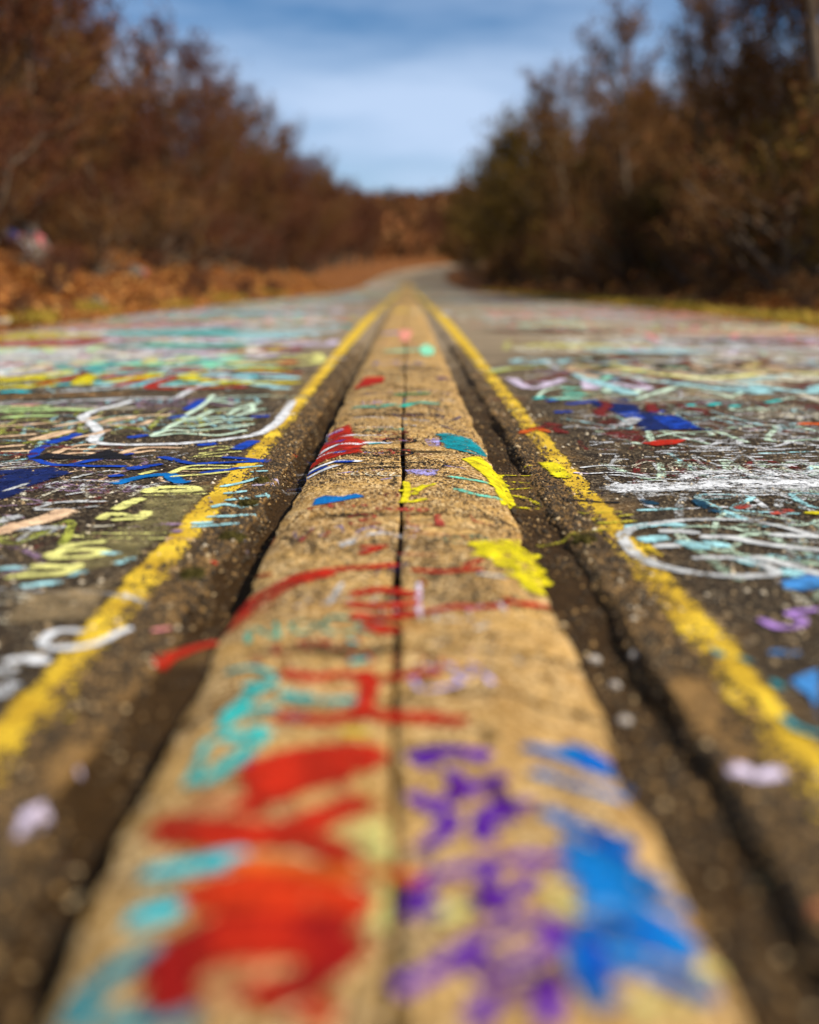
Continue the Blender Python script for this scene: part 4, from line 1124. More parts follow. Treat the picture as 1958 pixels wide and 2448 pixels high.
yellow_line([(-.482, -.5), (-.484, .9), (-.483, 1.6), (-.482, 2.4), (-.470, 3.4), (-.474, 4.6), (-.492, 7), (-.50, 12), (-.49, 22), (-.485, 45), (-.48, 90), (-.48, 118)], .060)
yellow_line([(.452, -.5), (.452, .9), (.462, 1.5), (.456, 2.3), (.455, 3.2), (.457, 4.4), (.47, 8), (.475, 16), (.465, 40), (.46, 90), (.46, 118)], .060)
# pale seam between two lane-wide strips of asphalt on the right
V, F, E = [], [], []
ribbon([(1.86, .2), (1.87, 3), (1.86, 5), (1.88, 9), (1.86, 16), (1.88, 30), (1.87, 60)], .075, V, F, E, .0015, step=.08)
mesh_obj('pavement_seam', V, F, paint('cream', .4), road, False, E)

# ------------------------------------------------------------------ older graffiti further along both lanes
GLYPHS = [[[(0, 0), (0, 1), (.7, .8), (.1, .5), (.8, 0)]], [[(.8, .9), (.2, 1), (0, .5), (.3, 0), (.9, .1)]], [[(0, 0), (.4, 1), (.8, 0)], [(.15, .4), (.65, .4)]],
          [[(0, 0), (0, 1), (.7, 0), (.7, 1)]], [[(.4, 0), (0, .4), (.3, 1), (.8, .6), (.4, 0)]], [[(0, 1), (.8, 1), (0, 0), (.8, 0)]], [[(0, 1), (0, 0), (.7, 0)]],
          [[(.8, 1), (0, 1), (0, 0), (.8, 0)], [(0, .5), (.6, .5)]], [[(0, 1), (.35, 0), (.7, 1)]], [[(0, 0), (0, 1), (.35, .4), (.7, 1), (.7, 0)]], [[(.4, .1), (0, .6), (.2, .95), (.4, .7), (.6, .95), (.8, .6), (.4, .1)]]]
tag_count = [0]
far_V, far_F, far_E, far_M, far_mats = [], [], [], [], []
def graffiti_tag(x, y, size, rot, n, colour, width, wear, on_median=False):
    V, F, E = [], [], []
    b = lift(y) if not on_median else .0015 + .000004 * n + 1e-6 * (tag_count[0] % 90)
    ca, sa = math.cos(rot), math.sin(rot)
    for k in range(n):
        for gi, g in enumerate(random.choice(GLYPHS)):
            pts = []
            for (u, v) in g:
                u2, v2 = (u + k * 1.05 - n * .5) * size * .75 + random.gauss(0, .05) * size, (v - .5) * size + random.gauss(0, .06) * size
                pts.append((x + u2 * ca - v2 * sa, y + u2 * sa + v2 * ca))
            xs = [p[0] for p in pts]
            if on_median:
                if min(xs) < XC - .24 or max(xs) > XC + .24: continue
                ribbon(pts, width, V, F, E, b + 1e-5 * (k * 3 + gi))
                continue
            if min(xs) < LEFT_E + .2 or max(xs) > RIGHT_E - .25 or (min(xs) < .55 and max(xs) > -.57): continue
            ribbon(pts, width, V, F, E, b + 4e-6 * (k * 3 + gi), step=max(.05, width * .6) if y > 5 else None, flat=True)
    if not F: return
    if on_median:
        mesh_obj('graffiti_tag', V, F, paint(colour, wear), median, False, E)
        tag_count[0] += 1
    elif y < 14 and tag_count[0] < 300:
        mesh_obj('graffiti_tag', V, F, paint(colour, wear), road, False, E)
        tag_count[0] += 1
    else:
        m = paint(colour, wear)
        if m not in far_mats: far_mats.append(m)
        o = len(far_V)
        far_V.extend(V); far_E.extend(E)
        far_F.extend([tuple(i + o for i in f) for f in F]); far_M.extend([far_mats.index(m)] * len(F))
R = random.Random(11)
random.seed(5)
for k in range(110):              # small faded scribbles beside the median, under the bolder marks
    y = 1.7 * (6.2 / 1.7) ** R.random()
    sgn = -1 if k % 2 else 1
    graffiti_tag(sgn * R.uniform(.72, .8 + y * .33), y, R.uniform(.12, .42), R.uniform(-.3, .3), R.randint(3, 7),
                 R.choice(['grey_white', 'yellow_pale', 'peach', 'cyan_pale', 'lime_dull', 'cream', 'violet_dull', 'grey_white', 'maroon'] if sgn < 0 else ['grey_white', 'white', 'cream', 'mint_pale', 'grey_white', 'cyan_pale', 'maroon']),
                 R.uniform(.016, .034), R.uniform(.5, .68))
for k in range(64):              # faded coats, worn nearly away
    y = 1.6 * (6.6 / 1.6) ** R.random()
    sgn = -1 if k % 2 else 1
    x = sgn * R.uniform(.85, .95 + y * .32); a_, b_ = R.uniform(.10, .30), R.uniform(.05, .22) * (1 + y * .15)
    ph = R.random() * 6
    poly = [(x + a_ * math.cos(.57 * i) * (1 + .35 * math.sin(i * 2.4 + ph)), y + b_ * math.sin(.57 * i) * (1 + .35 * math.cos(i * 1.7 + ph))) for i in range(11)]
    if min(abs(q[0]) for q in poly) < .56: continue
    V, F, E = [], [], []
    fill_poly(poly, V, F, E, .0014 + 2e-6 * k)
    mesh_obj('faded_patch', V, F, paint(R.choice(['grey_white', 'lime_dull', 'violet_dull', 'cream', 'yellow_pale', 'maroon', 'navy'] if sgn < 0 else ['grey_white', 'cream', 'mint_pale', 'violet_dull', 'maroon', 'grey_white']), R.uniform(.55, .7)), road, False, E)
for k in range(26):              # strokes running over the yellow lines
    y = 1.3 * (9 / 1.3) ** R.random()
    x = R.choice((-.482, .458)) ; L = R.uniform(.05, .16)
    V, F, E = [], [], []
    ribbon([(x - L, y + R.gauss(0, .04)), (x, y + R.gauss(0, .03)), (x + L * R.uniform(.5, 1) * (1 if x > 0 else .4), y + R.gauss(0, .04))], R.uniform(.012, .03) * (1 + y * .06), V, F, E, .0018 + 2e-6 * k)
    mesh_obj('paint_streak', V, F, paint(R.choice(['white', 'cyan_pale', 'maroon', 'navy', 'grey_white', 'black', 'peach', 'mint_pale', 'soot']), R.uniform(.35, .6)), road, False, E)
for k in range(60):
    y = 1.35 * (9 / 1.35) ** R.random()
    graffiti_tag(XC + R.uniform(-.17, .17), y, R.uniform(.03, .075) * (1 + y * .12), R.uniform(-.3, .3), R.randint(2, 5),
                 R.choice(['red_dull', 'black', 'navy', 'violet_pale', 'grey_white', 'soot', 'maroon', 'teal_green', 'cream', 'orange_pale']), R.uniform(.006, .012) * (1 + y * .1), R.uniform(.45, .7), True)
for kind, colour, width, wear, pts in MARKS:
    V, F, E = [], [], []
    yy = max(p[1] for p in pts)
    (ribbon(pts, width, V, F, E, lift(yy)) if kind == 's' else fill_poly(pts, V, F, E, lift(yy)))
    if not F: continue
    xm = sum(p[0] for p in pts) / len(pts)
    o = mesh_obj('paint_stroke' if kind == 's' else 'paint_patch', V, F, paint(colour, wear), median if abs(xm - XC) < .28 else road, False, E)

lc = ['white', 'grey_white', 'white', 'grey_white', 'pink', 'cream', 'lilac', 'cyan_pale', 'crimson', 'red', 'maroon', 'pink', 'salmon', 'cyan_pale', 'turquoise', 'mint', 'green_pale', 'yellow_pale', 'yellow', 'navy', 'violet_pale', 'grey_white', 'lilac', 'teal_green', 'peach', 'black']
rc = ['grey_white', 'cream', 'pink', 'salmon', 'mint_pale', 'cream', 'grey_white', 'red_dull', 'peach', 'lilac', 'grey_white', 'cream', 'dust', 'yellow_pale', 'maroon', 'dust', 'black', 'cyan_pale']
R = random.Random(7)
random.seed(17)
for k in range(230):
    y = 5.8 * (110 / 5.8) ** ((k + R.random()) / 230)
    sz = R.uniform(.35, .95) * (1 + y * .02)
    graffiti_tag(-R.uniform(.8, min(3.9, .9 + y * .45)), y, sz, R.uniform(-.25, .25) + (math.pi if R.random() < .3 else 0), R.randint(2, 5), R.choice(lc), R.uniform(.055, .125) * (1 + y * .03), R.uniform(.28, .55))
for k in range(180):
    y = 5.2 * (110 / 5.2) ** ((k + R.random()) / 180)
    sz = R.uniform(.35, .95) * (1 + y * .02)
    graffiti_tag(R.uniform(.8, min(4.3, .9 + y * .45)), y, sz, R.uniform(-.25, .25) + (math.pi if R.random() < .3 else 0), R.randint(2, 5), R.choice(rc), R.uniform(.05, .11) * (1 + y * .03), R.uniform(.38, .62))
o = mesh_obj('far_graffiti', far_V, far_F, None, road, False, far_E)
for m in far_mats: o.data.materials.append(m)
o.data.polygons.foreach_set('material_index', far_M)
o['kind'] = 'stuff'
# old paint slabs and buffed patches under the letters
def blotch(x, y, a, b, colour, wear):
    V, F, E = [], [], []
    n = 11
    ph = R.random() * 6
    poly = [(x + a * math.cos(2 * math.pi * i / n) * (1 + .3 * math.sin(i * 2.4 + ph)), y + b * math.sin(2 * math.pi * i / n) * (1 + .3 * math.cos(i * 1.7 + ph))) for i in range(n)]
    xs = [p[0] for p in poly]
    if min(xs) < LEFT_E + .15 or max(xs) > RIGHT_E - .15 or (min(xs) < .56 and max(xs) > -.58): return
    fill_poly(poly, V, F, E, lift(y) - .0006)
    if F: mesh_obj('paint_patch', V, F, paint(colour, wear), road, False, E)
for k in range(130):
    y = 6.8 * (64 / 6.8) ** ((k + R.random()) / 130)
    s = -1 if k % 2 else 1
    blotch(s * R.uniform(1.0, 3.9), y, R.uniform(.35, 1.0), R.uniform(.2, .55) * (1 + y * .035), R.choice(lc if s < 0 else rc), R.uniform(.5, .68))

for k, yj in enumerate(JOINTS[2:12]):
    for q in range(3):
        V, F, E = [], [], []
        x0 = R.uniform(-.22, .0); x1 = x0 + R.uniform(.1, .25)
        ribbon([(XC + x0, yj + R.uniform(-.02, .02)), (XC + (x0 + x1) / 2, yj + R.uniform(-.03, .03)), (XC + min(x1, .23), yj + R.uniform(-.02, .02))], R.uniform(.02, .07), V, F, E, .0012 + 1e-5 * q)
        mesh_obj('grime_stain', V, F, paint('soot', .5), median, False, E)
# ------------------------------------------------------------------ loose grit and stones standing in the surface
OCT_T = np.array([(0, 2, 4), (2, 1, 4), (1, 3, 4), (3, 0, 4), (2, 0, 5), (1, 2, 5), (3, 1, 5), (0, 3, 5)])
def stones(name, P, size, mat, parent, flat=.6, sink=.15):
    n = len(P)
    base = np.array([(1, 0, 0), (-1, 0, 0), (0, 1, 0), (0, -1, 0), (0, 0, 1), (0, 0, -1)], float)
    v = np.repeat(base[None], n, 0) * (1 + .35 * rng.normal(size=(n, 6, 3)).clip(-1.4, 1.4) * .6)
    v[:, 4:, :2] += rng.normal(size=(n, 2, 2)) * .35
    v *= size[:, None, None]
    v[:, :, 2] *= flat
    a = rng.random(n) * 2 * math.pi
    c, s = np.cos(a)[:, None], np.sin(a)[:, None]
    x = v[:, :, 0] * c - v[:, :, 1] * s; y = v[:, :, 0] * s + v[:, :, 1] * c
    v = np.stack([x, y, v[:, :, 2]], -1) + P[:, None, :]
    v[:, :, 2] += (size * flat * sink)[:, None]
    t = (OCT_T[None] + 6 * np.arange(n)[:, None, None]).reshape(-1, 3)
    o = fast_tris(name, v.reshape(-1, 3), t, mat, parent)
    o['kind'] = 'stuff'
    return o
def sample_lane(n, x0, x1, y0, y1, pw=1.4):
    u = rng.random(n)
    y = y0 * (y1 / y0) ** u
    x = rng.uniform(x0, x1, n)
    keep = np.array([mnoise.noise((a * 2.2, b * 1.3, 7)) * .5 + .5 for a, b in zip(x, y)]) > rng.random(n) * .8
    return x[keep], y[keep]
for (x0, x1, n) in ((-2.4, -.36, 36000), (.36, 2.4, 46000)):
    x, y = sample_lane(n, x0, x1, 1.5, 7.0)
    P = np.stack([x, y, np.zeros_like(x)], -1)
    stones('road_chippings', P, rng.gamma(5, .0009, len(x)).clip(.002, .010), M_GRAVEL, road, .7, -.05)
for s in (-1, 1):
    n = 30000
    u = rng.random(n)
    y = .55 * (9 / .55) ** u
    x = s * (gutter_w(s, y) + .004 + .115 * rng.beta(1.0, 1.2, n))
    ins = rng.random(n) < np.where(s > 0, .18, .08)
    x = np.where(ins, np.where(s < 0, rng.uniform(-.36, -.284, n), rng.uniform(.252, .338, n)), x)
    z = np.array([surf(a, b) for a, b in zip(x, y)])
    keep = (np.abs(x - XC) > edge_w(y, s) + .004) & (np.array([mnoise.noise((a * 9, b * 5, 4)) for a, b in zip(x, y)]) > rng.random(n) * .8 - .5)
    P = np.stack([x, y, z], -1)[keep]
    stones('gutter_gravel', P, rng.gamma(4, .0010, len(P)).clip(.0015, .010), M_GUTTER, road, .75, .1)
n = 40000
u = rng.random(n); y = 1.7 * (6.5 / 1.7) ** u; x = XC + rng.uniform(-.25, .25, n)
keep = np.array([mnoise.noise((a * 6, b * 4, 3)) for a, b in zip(x, y)]) > rng.random(n) * .7 - .35
x, y = x[keep], y[keep]
keep = np.abs(x - CRACK) > .010
x, y = x[keep], y[keep]
P = np.stack([x, y, np.array([surf(a, b) for a, b in zip(x, y)])], -1)
M_GRAINS = mat_stone('median_grains', [(0, (.025, .013, .005)), (.40, (.12, .066, .024)), (.62, (.42, .25, .08)), (.85, (.74, .53, .26))])
stones('median_grains', P, rng.gamma(4, .0007, len(x)).clip(.0012, .006), M_GRAINS, median, .6, .05)

# flakes left of old white lettering on the right lane
V, F, E = [], [], []
rf = random.Random(5)
for k in range(420):
    y = rf.uniform(2.75, 4.5)
    x = rf.uniform(.62, .62 + y * .38)
    if mnoise.noise((x * 1.3, y * 3.0, 9)) < -.1: continue
    L = rf.uniform(.012, .09)
    a = rf.gauss(0, .12)
    ribbon([(x - L / 2, y - L / 2 * a), (x, y + rf.gauss(0, .006)), (x + L / 2, y + L / 2 * a)], rf.uniform(.006, .018), V, F, E, .0022 + 1e-6 * k, step=.02)
o = mesh_obj('paint_flakes', V, F, paint('white', .4), road, False, E)
o['kind'] = 'stuff'

# ------------------------------------------------------------------ pebbles, moss clumps beside the median
def blob_mesh(name, r, seed, sub=2, rough=.25, flat=.7):
    bm = bmesh.new()
    bmesh.ops.create_icosphere(bm, subdivisions=sub, radius=1.0)
    for v in bm.verts:
        k = 1 + rough * mnoise.noise(v.co * 1.3 + Vector((seed, 0, 0))) + rough * .5 * mnoise.noise(v.co * 3.1 + Vector((0, seed, 0)))
        v.co = Vector((v.co.x * k * r, v.co.y * k * r, v.co.z * k * r * flat))
    me = bpy.data.meshes.new(name)
    bm.to_mesh(me); bm.free()
    return me
def mat_rock(name, a, b, scale=6):
    t = NT(name)
    n = t.noise(scale, 6, .65)
    t.bump(n, .7, .02)
    return t.done(t.mix(t.rng(n, .35, .65), a, b), .85, .25)
M_PEBBLE = mat_rock('pale_pebble', (.42, .35, .28), (.70, .63, .55), 120)
for (x, y, r, lab) in [(.287, 1.60, .011, 'pale pebble in the gutter beside the red streak on the median'), (.300, 1.50, .009, 'small cream pebble in the gutter, nearer than the pale one'),
                       (.287, 1.36, .010, 'flat pinkish pebble against the median edge below the yellow paint'), (.345, 1.58, .009, 'pale pebble between the gutter and the yellow line')]:
    o = bpy.data.objects.new('pebble', blob_mesh('pebble', r, x * 50 + y, 2)); o.data.materials.append(M_PEBBLE); link(o)
    o.location = (x, y, surf(x, y) + r * .5)
    tag(o, lab, 'pebble', 'pebbles in the gutter')
def mat_moss():
    t = NT('moss')
    n = t.noise(300, 3); t.bump(n, 1, .004)
    return t.done(t.mix(t.rng(n, .4, .6), (.035, .030, .007), (.10, .078, .018)), .95, .1)
M_MOSS = mat_moss()
def moss(x, y, r, lab):
    me = blob_mesh('moss_clump', r, x * 31 + y * 7, 3, .7, .5)
    me.materials.append(M_MOSS)
    o = bpy.data.objects.new('moss_clump', me); link(o)
    o.location = (x, y, surf(x, y) + r * .1)
    # fine upright shoots
    V, F = [], []
    rr = random.Random(int(x * 1000 + y * 10))
    for k in range(160):
        a = rr.random() * 6.28; d = r * rr.random() ** .5; h = rr.uniform(.3, .8) * r; b = rr.random() * 6.28; wd = r * .035
        px, py = d * math.cos(a), d * math.sin(a)
        i = len(V)
        V += [(px - wd * math.cos(b), py - wd * math.sin(b), r * .2), (px + wd * math.cos(b), py + wd * math.sin(b), r * .2), (px + rr.gauss(0, .3) * h, py + rr.gauss(0, .3) * h, r * .2 + h)]
        F.append((i, i + 1, i + 2))
    s = mesh_obj('shoots', V, F, M_MOSS, o); s['kind'] = 'stuff'
    tag(o, lab, 'moss', 'moss clumps along the median')
moss(-.395, 2.93, .022, 'dark green moss clump on grit beside the blue scrawl')
moss(-.385, 2.62, .024, 'olive moss clump among the pale cyan paint streaks')
moss(-.375, 2.28, .024, 'moss clump above the lilac paint mark in the gutter')
moss(-.402, 1.98, .022, 'moss clump beside the yellow line above the red streak')
moss(.375, 2.25, .024, 'moss clump between the gutter and the white looping letter')
# ------------------------------------------------------------------ leaf litter and dry grass on the verges
def scatter_leaves(name, n, x0, x1, y0, y1, side):
    u = rng.random(n)
    y = y0 * (y1 / y0) ** u
    e = x0 + (x1 - x0) * rng.random(n) ** 1.3
    x = (LEFT_E - e if side < 0 else RIGHT_E + e) + road_x(y)
    z = ground_z(x, y) + rng.uniform(0, .05, n)
    keep = np.array([mnoise.noise((a * .9, b * .35, side)) + .6 * mnoise.noise((a * 2.5, b * 1.1, side + 3)) for a, b in zip(x, y)]) > rng.random(n) * .9 - .62
    x, y, z = x[keep], y[keep], z[keep]; n = len(x)
    s = rng.uniform(.035, .085, n) * (1 + y * .012)
    # a bent leaf: two triangles folded along the midrib
    a = rng.random(n) * 2 * math.pi
    d = np.stack([np.cos(a), np.sin(a), rng.normal(0, .35, n)], -1)
    q = np.stack([-np.sin(a), np.cos(a), rng.normal(0, .35, n)], -1)
    c = np.stack([x, y, z], -1)
    up = np.array([0, 0, 1.0])
    v = np.stack([c - d * s[:, None], c + q * s[:, None] * .55 + up * (s * .4)[:, None], c + d * s[:, None], c - q * s[:, None] * .55 + up * (s * .4)[:, None]], 1)
    t = (np.array([(0, 1, 2), (0, 2, 3)])[None] + 4 * np.arange(n)[:, None, None]).reshape(-1, 3)
    o = fast_tris(name, v.reshape(-1, 3), t, M_LEAF)
    tag(o, 'orange brown fallen leaves covering the bank on the %s of the road' % ('rocky side' if side < 0 else 'grassy side'), 'leaves', kind='stuff')
scatter_leaves('leaf_litter', 26000, -.05, 7.5, 8.5, 80, -1)
scatter_leaves('leaf_litter', 20000, .25, 7.5, 8.5, 80, 1)
def drifted(n, side):
    y = 7 * (60 / 7) ** rng.random(n)
    e = np.abs(rng.normal(0, .28, n))
    x = np.where(side < 0, LEFT_E + .03 + e, RIGHT_E - .03 - e)
    P = np.stack([x, y, road_z(y) - .018], -1)
    a = rng.random(n) * 6.28; s = rng.uniform(.02, .05, n)[:, None]
    d = np.stack([np.cos(a), np.sin(a), rng.normal(0, .2, n)], -1); q = np.stack([-np.sin(a), np.cos(a), rng.normal(0, .3, n)], -1)
    up = np.array([0, 0, .4])
    v = np.stack([P - d * s, P + q * s * .55 + up * s, P + d * s, P - q * s * .55 + up * s], 1)
    v[:, :, 2] += .03
    t = (np.array([(0, 1, 2), (0, 2, 3)])[None] + 4 * np.arange(n)[:, None, None]).reshape(-1, 3)
    o = fast_tris('drifted_leaves', v.reshape(-1, 3), t, M_LEAF)
    tag(o, 'brown leaves drifted onto the asphalt along the %s' % ('foot of the rocky bank' if side < 0 else 'grass strip'), 'leaves', kind='stuff')
drifted(900, -1); drifted(700, 1)
def scatter_grass(name, spots, lab, mat):
    V, T = [], []
    i = 0
    for (x, y, h) in spots:
        a = random.random() * 6.28
        w = h * .045 + .004
        z = float(ground_z(x, y))
        lx, ly = random.gauss(0, .35) * h, random.gauss(0, .35) * h
        V += [(x - w * math.cos(a), y - w * math.sin(a), z), (x + w * math.cos(a), y + w * math.sin(a), z),
              (x + lx * .4 + w * .6, y + ly * .4, z + h * .6), (x + lx, y + ly, z + h)]
        T += [(i, i + 1, i + 2), (i, i + 2, i + 3)]
        i += 4
    o = fast_tris(name, np.array(V), np.array(T), mat)
    tag(o, lab, 'grass', kind='stuff')
sp = []
for k in range(11000):
    y = 8.5 * (70 / 8.5) ** random.random()
    e = abs(random.gauss(.18, .20))
    if mnoise.noise((y * .9, e * 2, 1)) < -.25: continue
    sp.append((RIGHT_E - .04 + e, y, random.uniform(.05, .16) * (1 + .008 * y)))
scatter_grass('verge_grass', sp, 'strip of dry yellow green grass along the road edge', M_GRASS)
sp = []
for (cx, cy, r, n) in [(-4.42, 13.4, .28, 260), (-4.6, 16.5, .22, 160), (-4.5, 22, .4, 220), (-4.7, 30, .6, 260), (-5.1, 12.2, .3, 160), (-4.5, 40, .8, 300)]:
    for k in range(n):
        sp.append((cx + random.gauss(0, r * .5), cy + random.gauss(0, r), random.uniform(.08, .26)))
scatter_grass('tuft_grass', sp, 'yellow dry grass tufts at the foot of the rocky bank', M_GRASS)

# ------------------------------------------------------------------ trees
def tube(V, T, pts, r0, r1, n=5, p=1.0):
    pts = np.asarray(pts, float)
    m = len(pts)
    d = np.gradient(pts, axis=0)
    d /= np.linalg.norm(d, axis=1, keepdims=True) + 1e-9
    ref = np.where(np.abs(d[:, 2:3]) > .9, np.array([[1.0, 0, 0]]), np.array([[0, 0, 1.0]]))
    a = np.cross(d, ref); a /= np.linalg.norm(a, axis=1, keepdims=True) + 1e-9
    b = np.cross(d, a)
    base = len(V)
    for i in range(m):
        r = r0 + (r1 - r0) * (i / (m - 1)) ** p
        for k in range(n):
            th = 2 * math.pi * k / n
            V.append(pts[i] + (a[i] * math.cos(th) + b[i] * math.sin(th)) * r)
    for i in range(m - 1):
        for k in range(n):
            q0 = base + i * n + k; q1 = base + i * n + (k + 1) % n
            T.append((q0, q1, q1 + n)); T.append((q0, q1 + n, q0 + n))
def walk(r, start, direc, length, n, wob, up):
    p = [np.array(start, float)]
    d = np.array(direc, float); d /= np.linalg.norm(d)
    for i in range(n):
        d = d + np.array([r.gauss(0, wob), r.gauss(0, wob), r.gauss(0, wob) + up])
        d /= np.linalg.norm(d)
        p.append(p[-1] + d * length / n)
    return p
def make_tree_meshes(seed, H, spread, low, n_limbs, n_sub, n_twig, leaves, twig_mat, bark, leaf_mat=None, leaf_size=.09, twig_r=.016):
    r = random.Random(seed)
    V, T = [], []
    trunk = walk(r, (0, 0, -.3), (r.gauss(0, .04), r.gauss(0, .04), 1), H * .92, 9, .05, .05)
    tube(V, T, trunk, H * .016 + .03, .02, 7, .8)
    CV, CT = [], []
    tips = []
    tr = np.array(trunk)
    for k in range(n_limbs):
        f = low + (1 - low) * ((k + r.random()) / n_limbs) * .97
        i = min(int(f * 9), 8)
        st = tr[i] + (tr[i + 1] - tr[i]) * (f * 9 - i)
        a = r.random() * 6.28
        L = spread * (.62 + .75 * math.sin(min(f * 1.25 + .25, 1.45) * 1.9)) * (1 - .35 * f) * r.uniform(.7, 1.2)
        limb = walk(r, st, (math.cos(a), math.sin(a), r.uniform(.35, 1.0)), L, 5, .16, .10)
        tube(V, T, limb, .045 * (1.25 - f) + .012, .010, 4)
        lp = np.array(limb)
        for j in range(n_sub):
            g = .2 + .8 * (j + r.random()) / n_sub
            ii = min(int(g * 5), 4)
            s2 = lp[ii] + (lp[ii + 1] - lp[ii]) * (g * 5 - ii)
            dr = lp[ii + 1] - lp[ii]; dr = dr / np.linalg.norm(dr)
            dr = dr + np.array([r.gauss(0, .7), r.gauss(0, .7), r.gauss(.25, .5)])
            sub = walk(r, s2, dr, L * r.uniform(.28, .5), 3, .2, .08)
            tube(CV, CT, sub, .016, .007, 3)
            spn = np.array(sub)
            for q in range(n_twig):
                h = (q + r.random()) / n_twig
                jj = min(int(h * 3), 2)
                s3 = spn[jj] + (spn[jj + 1] - spn[jj]) * (h * 3 - jj)
                dd = (spn[jj + 1] - spn[jj]); dd = dd / (np.linalg.norm(dd) + 1e-9)
                dd = dd + np.array([r.gauss(0, .75), r.gauss(0, .75), r.gauss(.2, .6)])
                dd /= np.linalg.norm(dd)
                ln = r.uniform(.35, .85) * (L * .16 + .18)
                tip = s3 + dd * ln
                sd = np.cross(dd, (r.gauss(0, 1), r.gauss(0, 1), r.gauss(0, 1))); sd /= np.linalg.norm(sd) + 1e-9
                sd2 = np.cross(dd, sd)
                b0 = len(CV)
                CV.extend([s3 + sd * twig_r, s3 - sd * twig_r * .5 + sd2 * twig_r, s3 - sd * twig_r * .5 - sd2 * twig_r, tip])
                CT.extend([(b0, b0 + 1, b0 + 3), (b0 + 1, b0 + 2, b0 + 3), (b0 + 2, b0, b0 + 3)])
                # side spray
                md = s3 + dd * ln * .45
                for _ in range(2):
                    e2 = md + (dd + np.array([r.gauss(0, .6), r.gauss(0, .6), r.gauss(.1, .5)])) * ln * .5
                    b0 = len(CV)
                    CV.extend([md + sd * twig_r * .7, md - sd * twig_r * .7, e2])
                    CT.append((b0, b0 + 1, b0 + 2))
                tips.append(tip)
    LV, LT = [], []
    if leaves:
        for k in range(leaves):
            c = tips[r.randrange(len(tips))] + np.array([r.gauss(0, .12), r.gauss(0, .12), r.gauss(0, .12)])
            a = np.array([r.gauss(0, 1), r.gauss(0, 1), r.gauss(0, 1)]); a /= np.linalg.norm(a)
            b = np.cross(a, (r.gauss(0, 1), r.gauss(0, 1), r.gauss(0, 1))); b /= np.linalg.norm(b) + 1e-9
            s = leaf_size * r.uniform(.6, 1.4)
            b0 = len(LV)
            LV.extend([c - a * s, c + b * s * .5, c + a * s, c - b * s * .5])
            LT.extend([(b0, b0 + 1, b0 + 2), (b0, b0 + 2, b0 + 3)])
    out = []
    for nm, v, t, m in (('trunk', V, T, bark), ('crown', CV, CT, twig_mat), ('leaves', LV, LT, leaf_mat)):
        if not v: continue
        me = bpy.data.meshes.new(nm)
        v = np.asarray(v); t = np.asarray(t)
        me.vertices.add(len(v)); me.vertices.foreach_set('co', v.astype(np.float32).ravel())
        me.loops.add(len(t) * 3); me.loops.foreach_set('vertex_index', t.astype(np.int32).ravel())
        me.polygons.add(len(t)); me.polygons.foreach_set('loop_start', np.arange(0, len(t) * 3, 3, dtype=np.int32))
        me.update(calc_edges=True)
        me.materials.append(m)
        out.append((nm, me))
    return out
M_LEAF_RUST = mat_island('rust_leaves', [(0, (.05, .014, .005)), (.5, (.11, .033, .009)), (1, (.19, .066, .017))], .8, .2, .25)
M_LEAF_TAN = mat_island('tan_leaves', [(0, (.065, .026, .008)), (.5, (.15, .058, .016)), (1, (.26, .108, .028))], .8, .2, .25)
M_LEAF_OLIVE = mat_island('olive_leaves', [(0, (.060, .038, .006)), (.5, (.14, .084, .013)), (1, (.25, .14, .024))], .8, .2, .25)
PROTO = {
 'red1': make_tree_meshes(1, 9.5, 3.3, .12, 38, 8, 10, 4200, M_TWIG_RED, M_BARK, M_LEAF_RUST),
 'red2': make_tree_meshes(2, 11, 3.2, .15, 38, 8, 10, 3600, M_TWIG_RED, M_BARK, M_LEAF_RUST),
 'brn1': make_tree_meshes(3, 10, 3.5, .12, 38, 8, 10, 4600, M_TWIG_BRN, M_BARK, M_LEAF_TAN),
 'brn2': make_tree_meshes(4, 12, 3.2, .25, 36, 8, 9, 4200, M_TWIG_BRN, M_BARK_PALE, M_LEAF_TAN),
 'tall': make_tree_meshes(5, 14, 2.9, .40, 26, 7, 9, 3000, M_TWIG_BRN, M_BARK, M_LEAF_TAN),
 'olive': make_tree_meshes(6, 9, 3.9, .05, 40, 7, 7, 6500, M_TWIG_OLIVE, M_BARK, M_LEAF_OLIVE, .13),
 'shrub1': make_tree_meshes(7, 2.4, 1.5, .04, 22, 6, 6, 500, M_TWIG_RED, M_BARK, M_LEAF_RUST, .06, .008),
 'shrub2': make_tree_meshes(8, 2.0, 1.7, .03, 22, 6, 6, 700, M_TWIG_BRN, M_BARK, M_LEAF_RUST, .06, .008),
 'shrub3': make_tree_meshes(9, 2.6, 1.5, .03, 22, 6, 6, 1400, M_TWIG_OLIVE, M_BARK, M_LEAF_OLIVE, .07, .008),
}
def plant(kind, name, x, y, scale, rot, label, cat, group):
    x = x + float(road_x(y))
    root = empty(name, (x, y, float(ground_z(x, y))), label, cat, group)
    root.rotation_euler = (0, 0, rot)
    root.scale = (scale, scale, scale * random.uniform(.93, 1.07))
    for nm, me in PROTO[kind]:
        o = bpy.data.objects.new(nm, me)
        link(o, root)
    return root
T = random.Random(23)
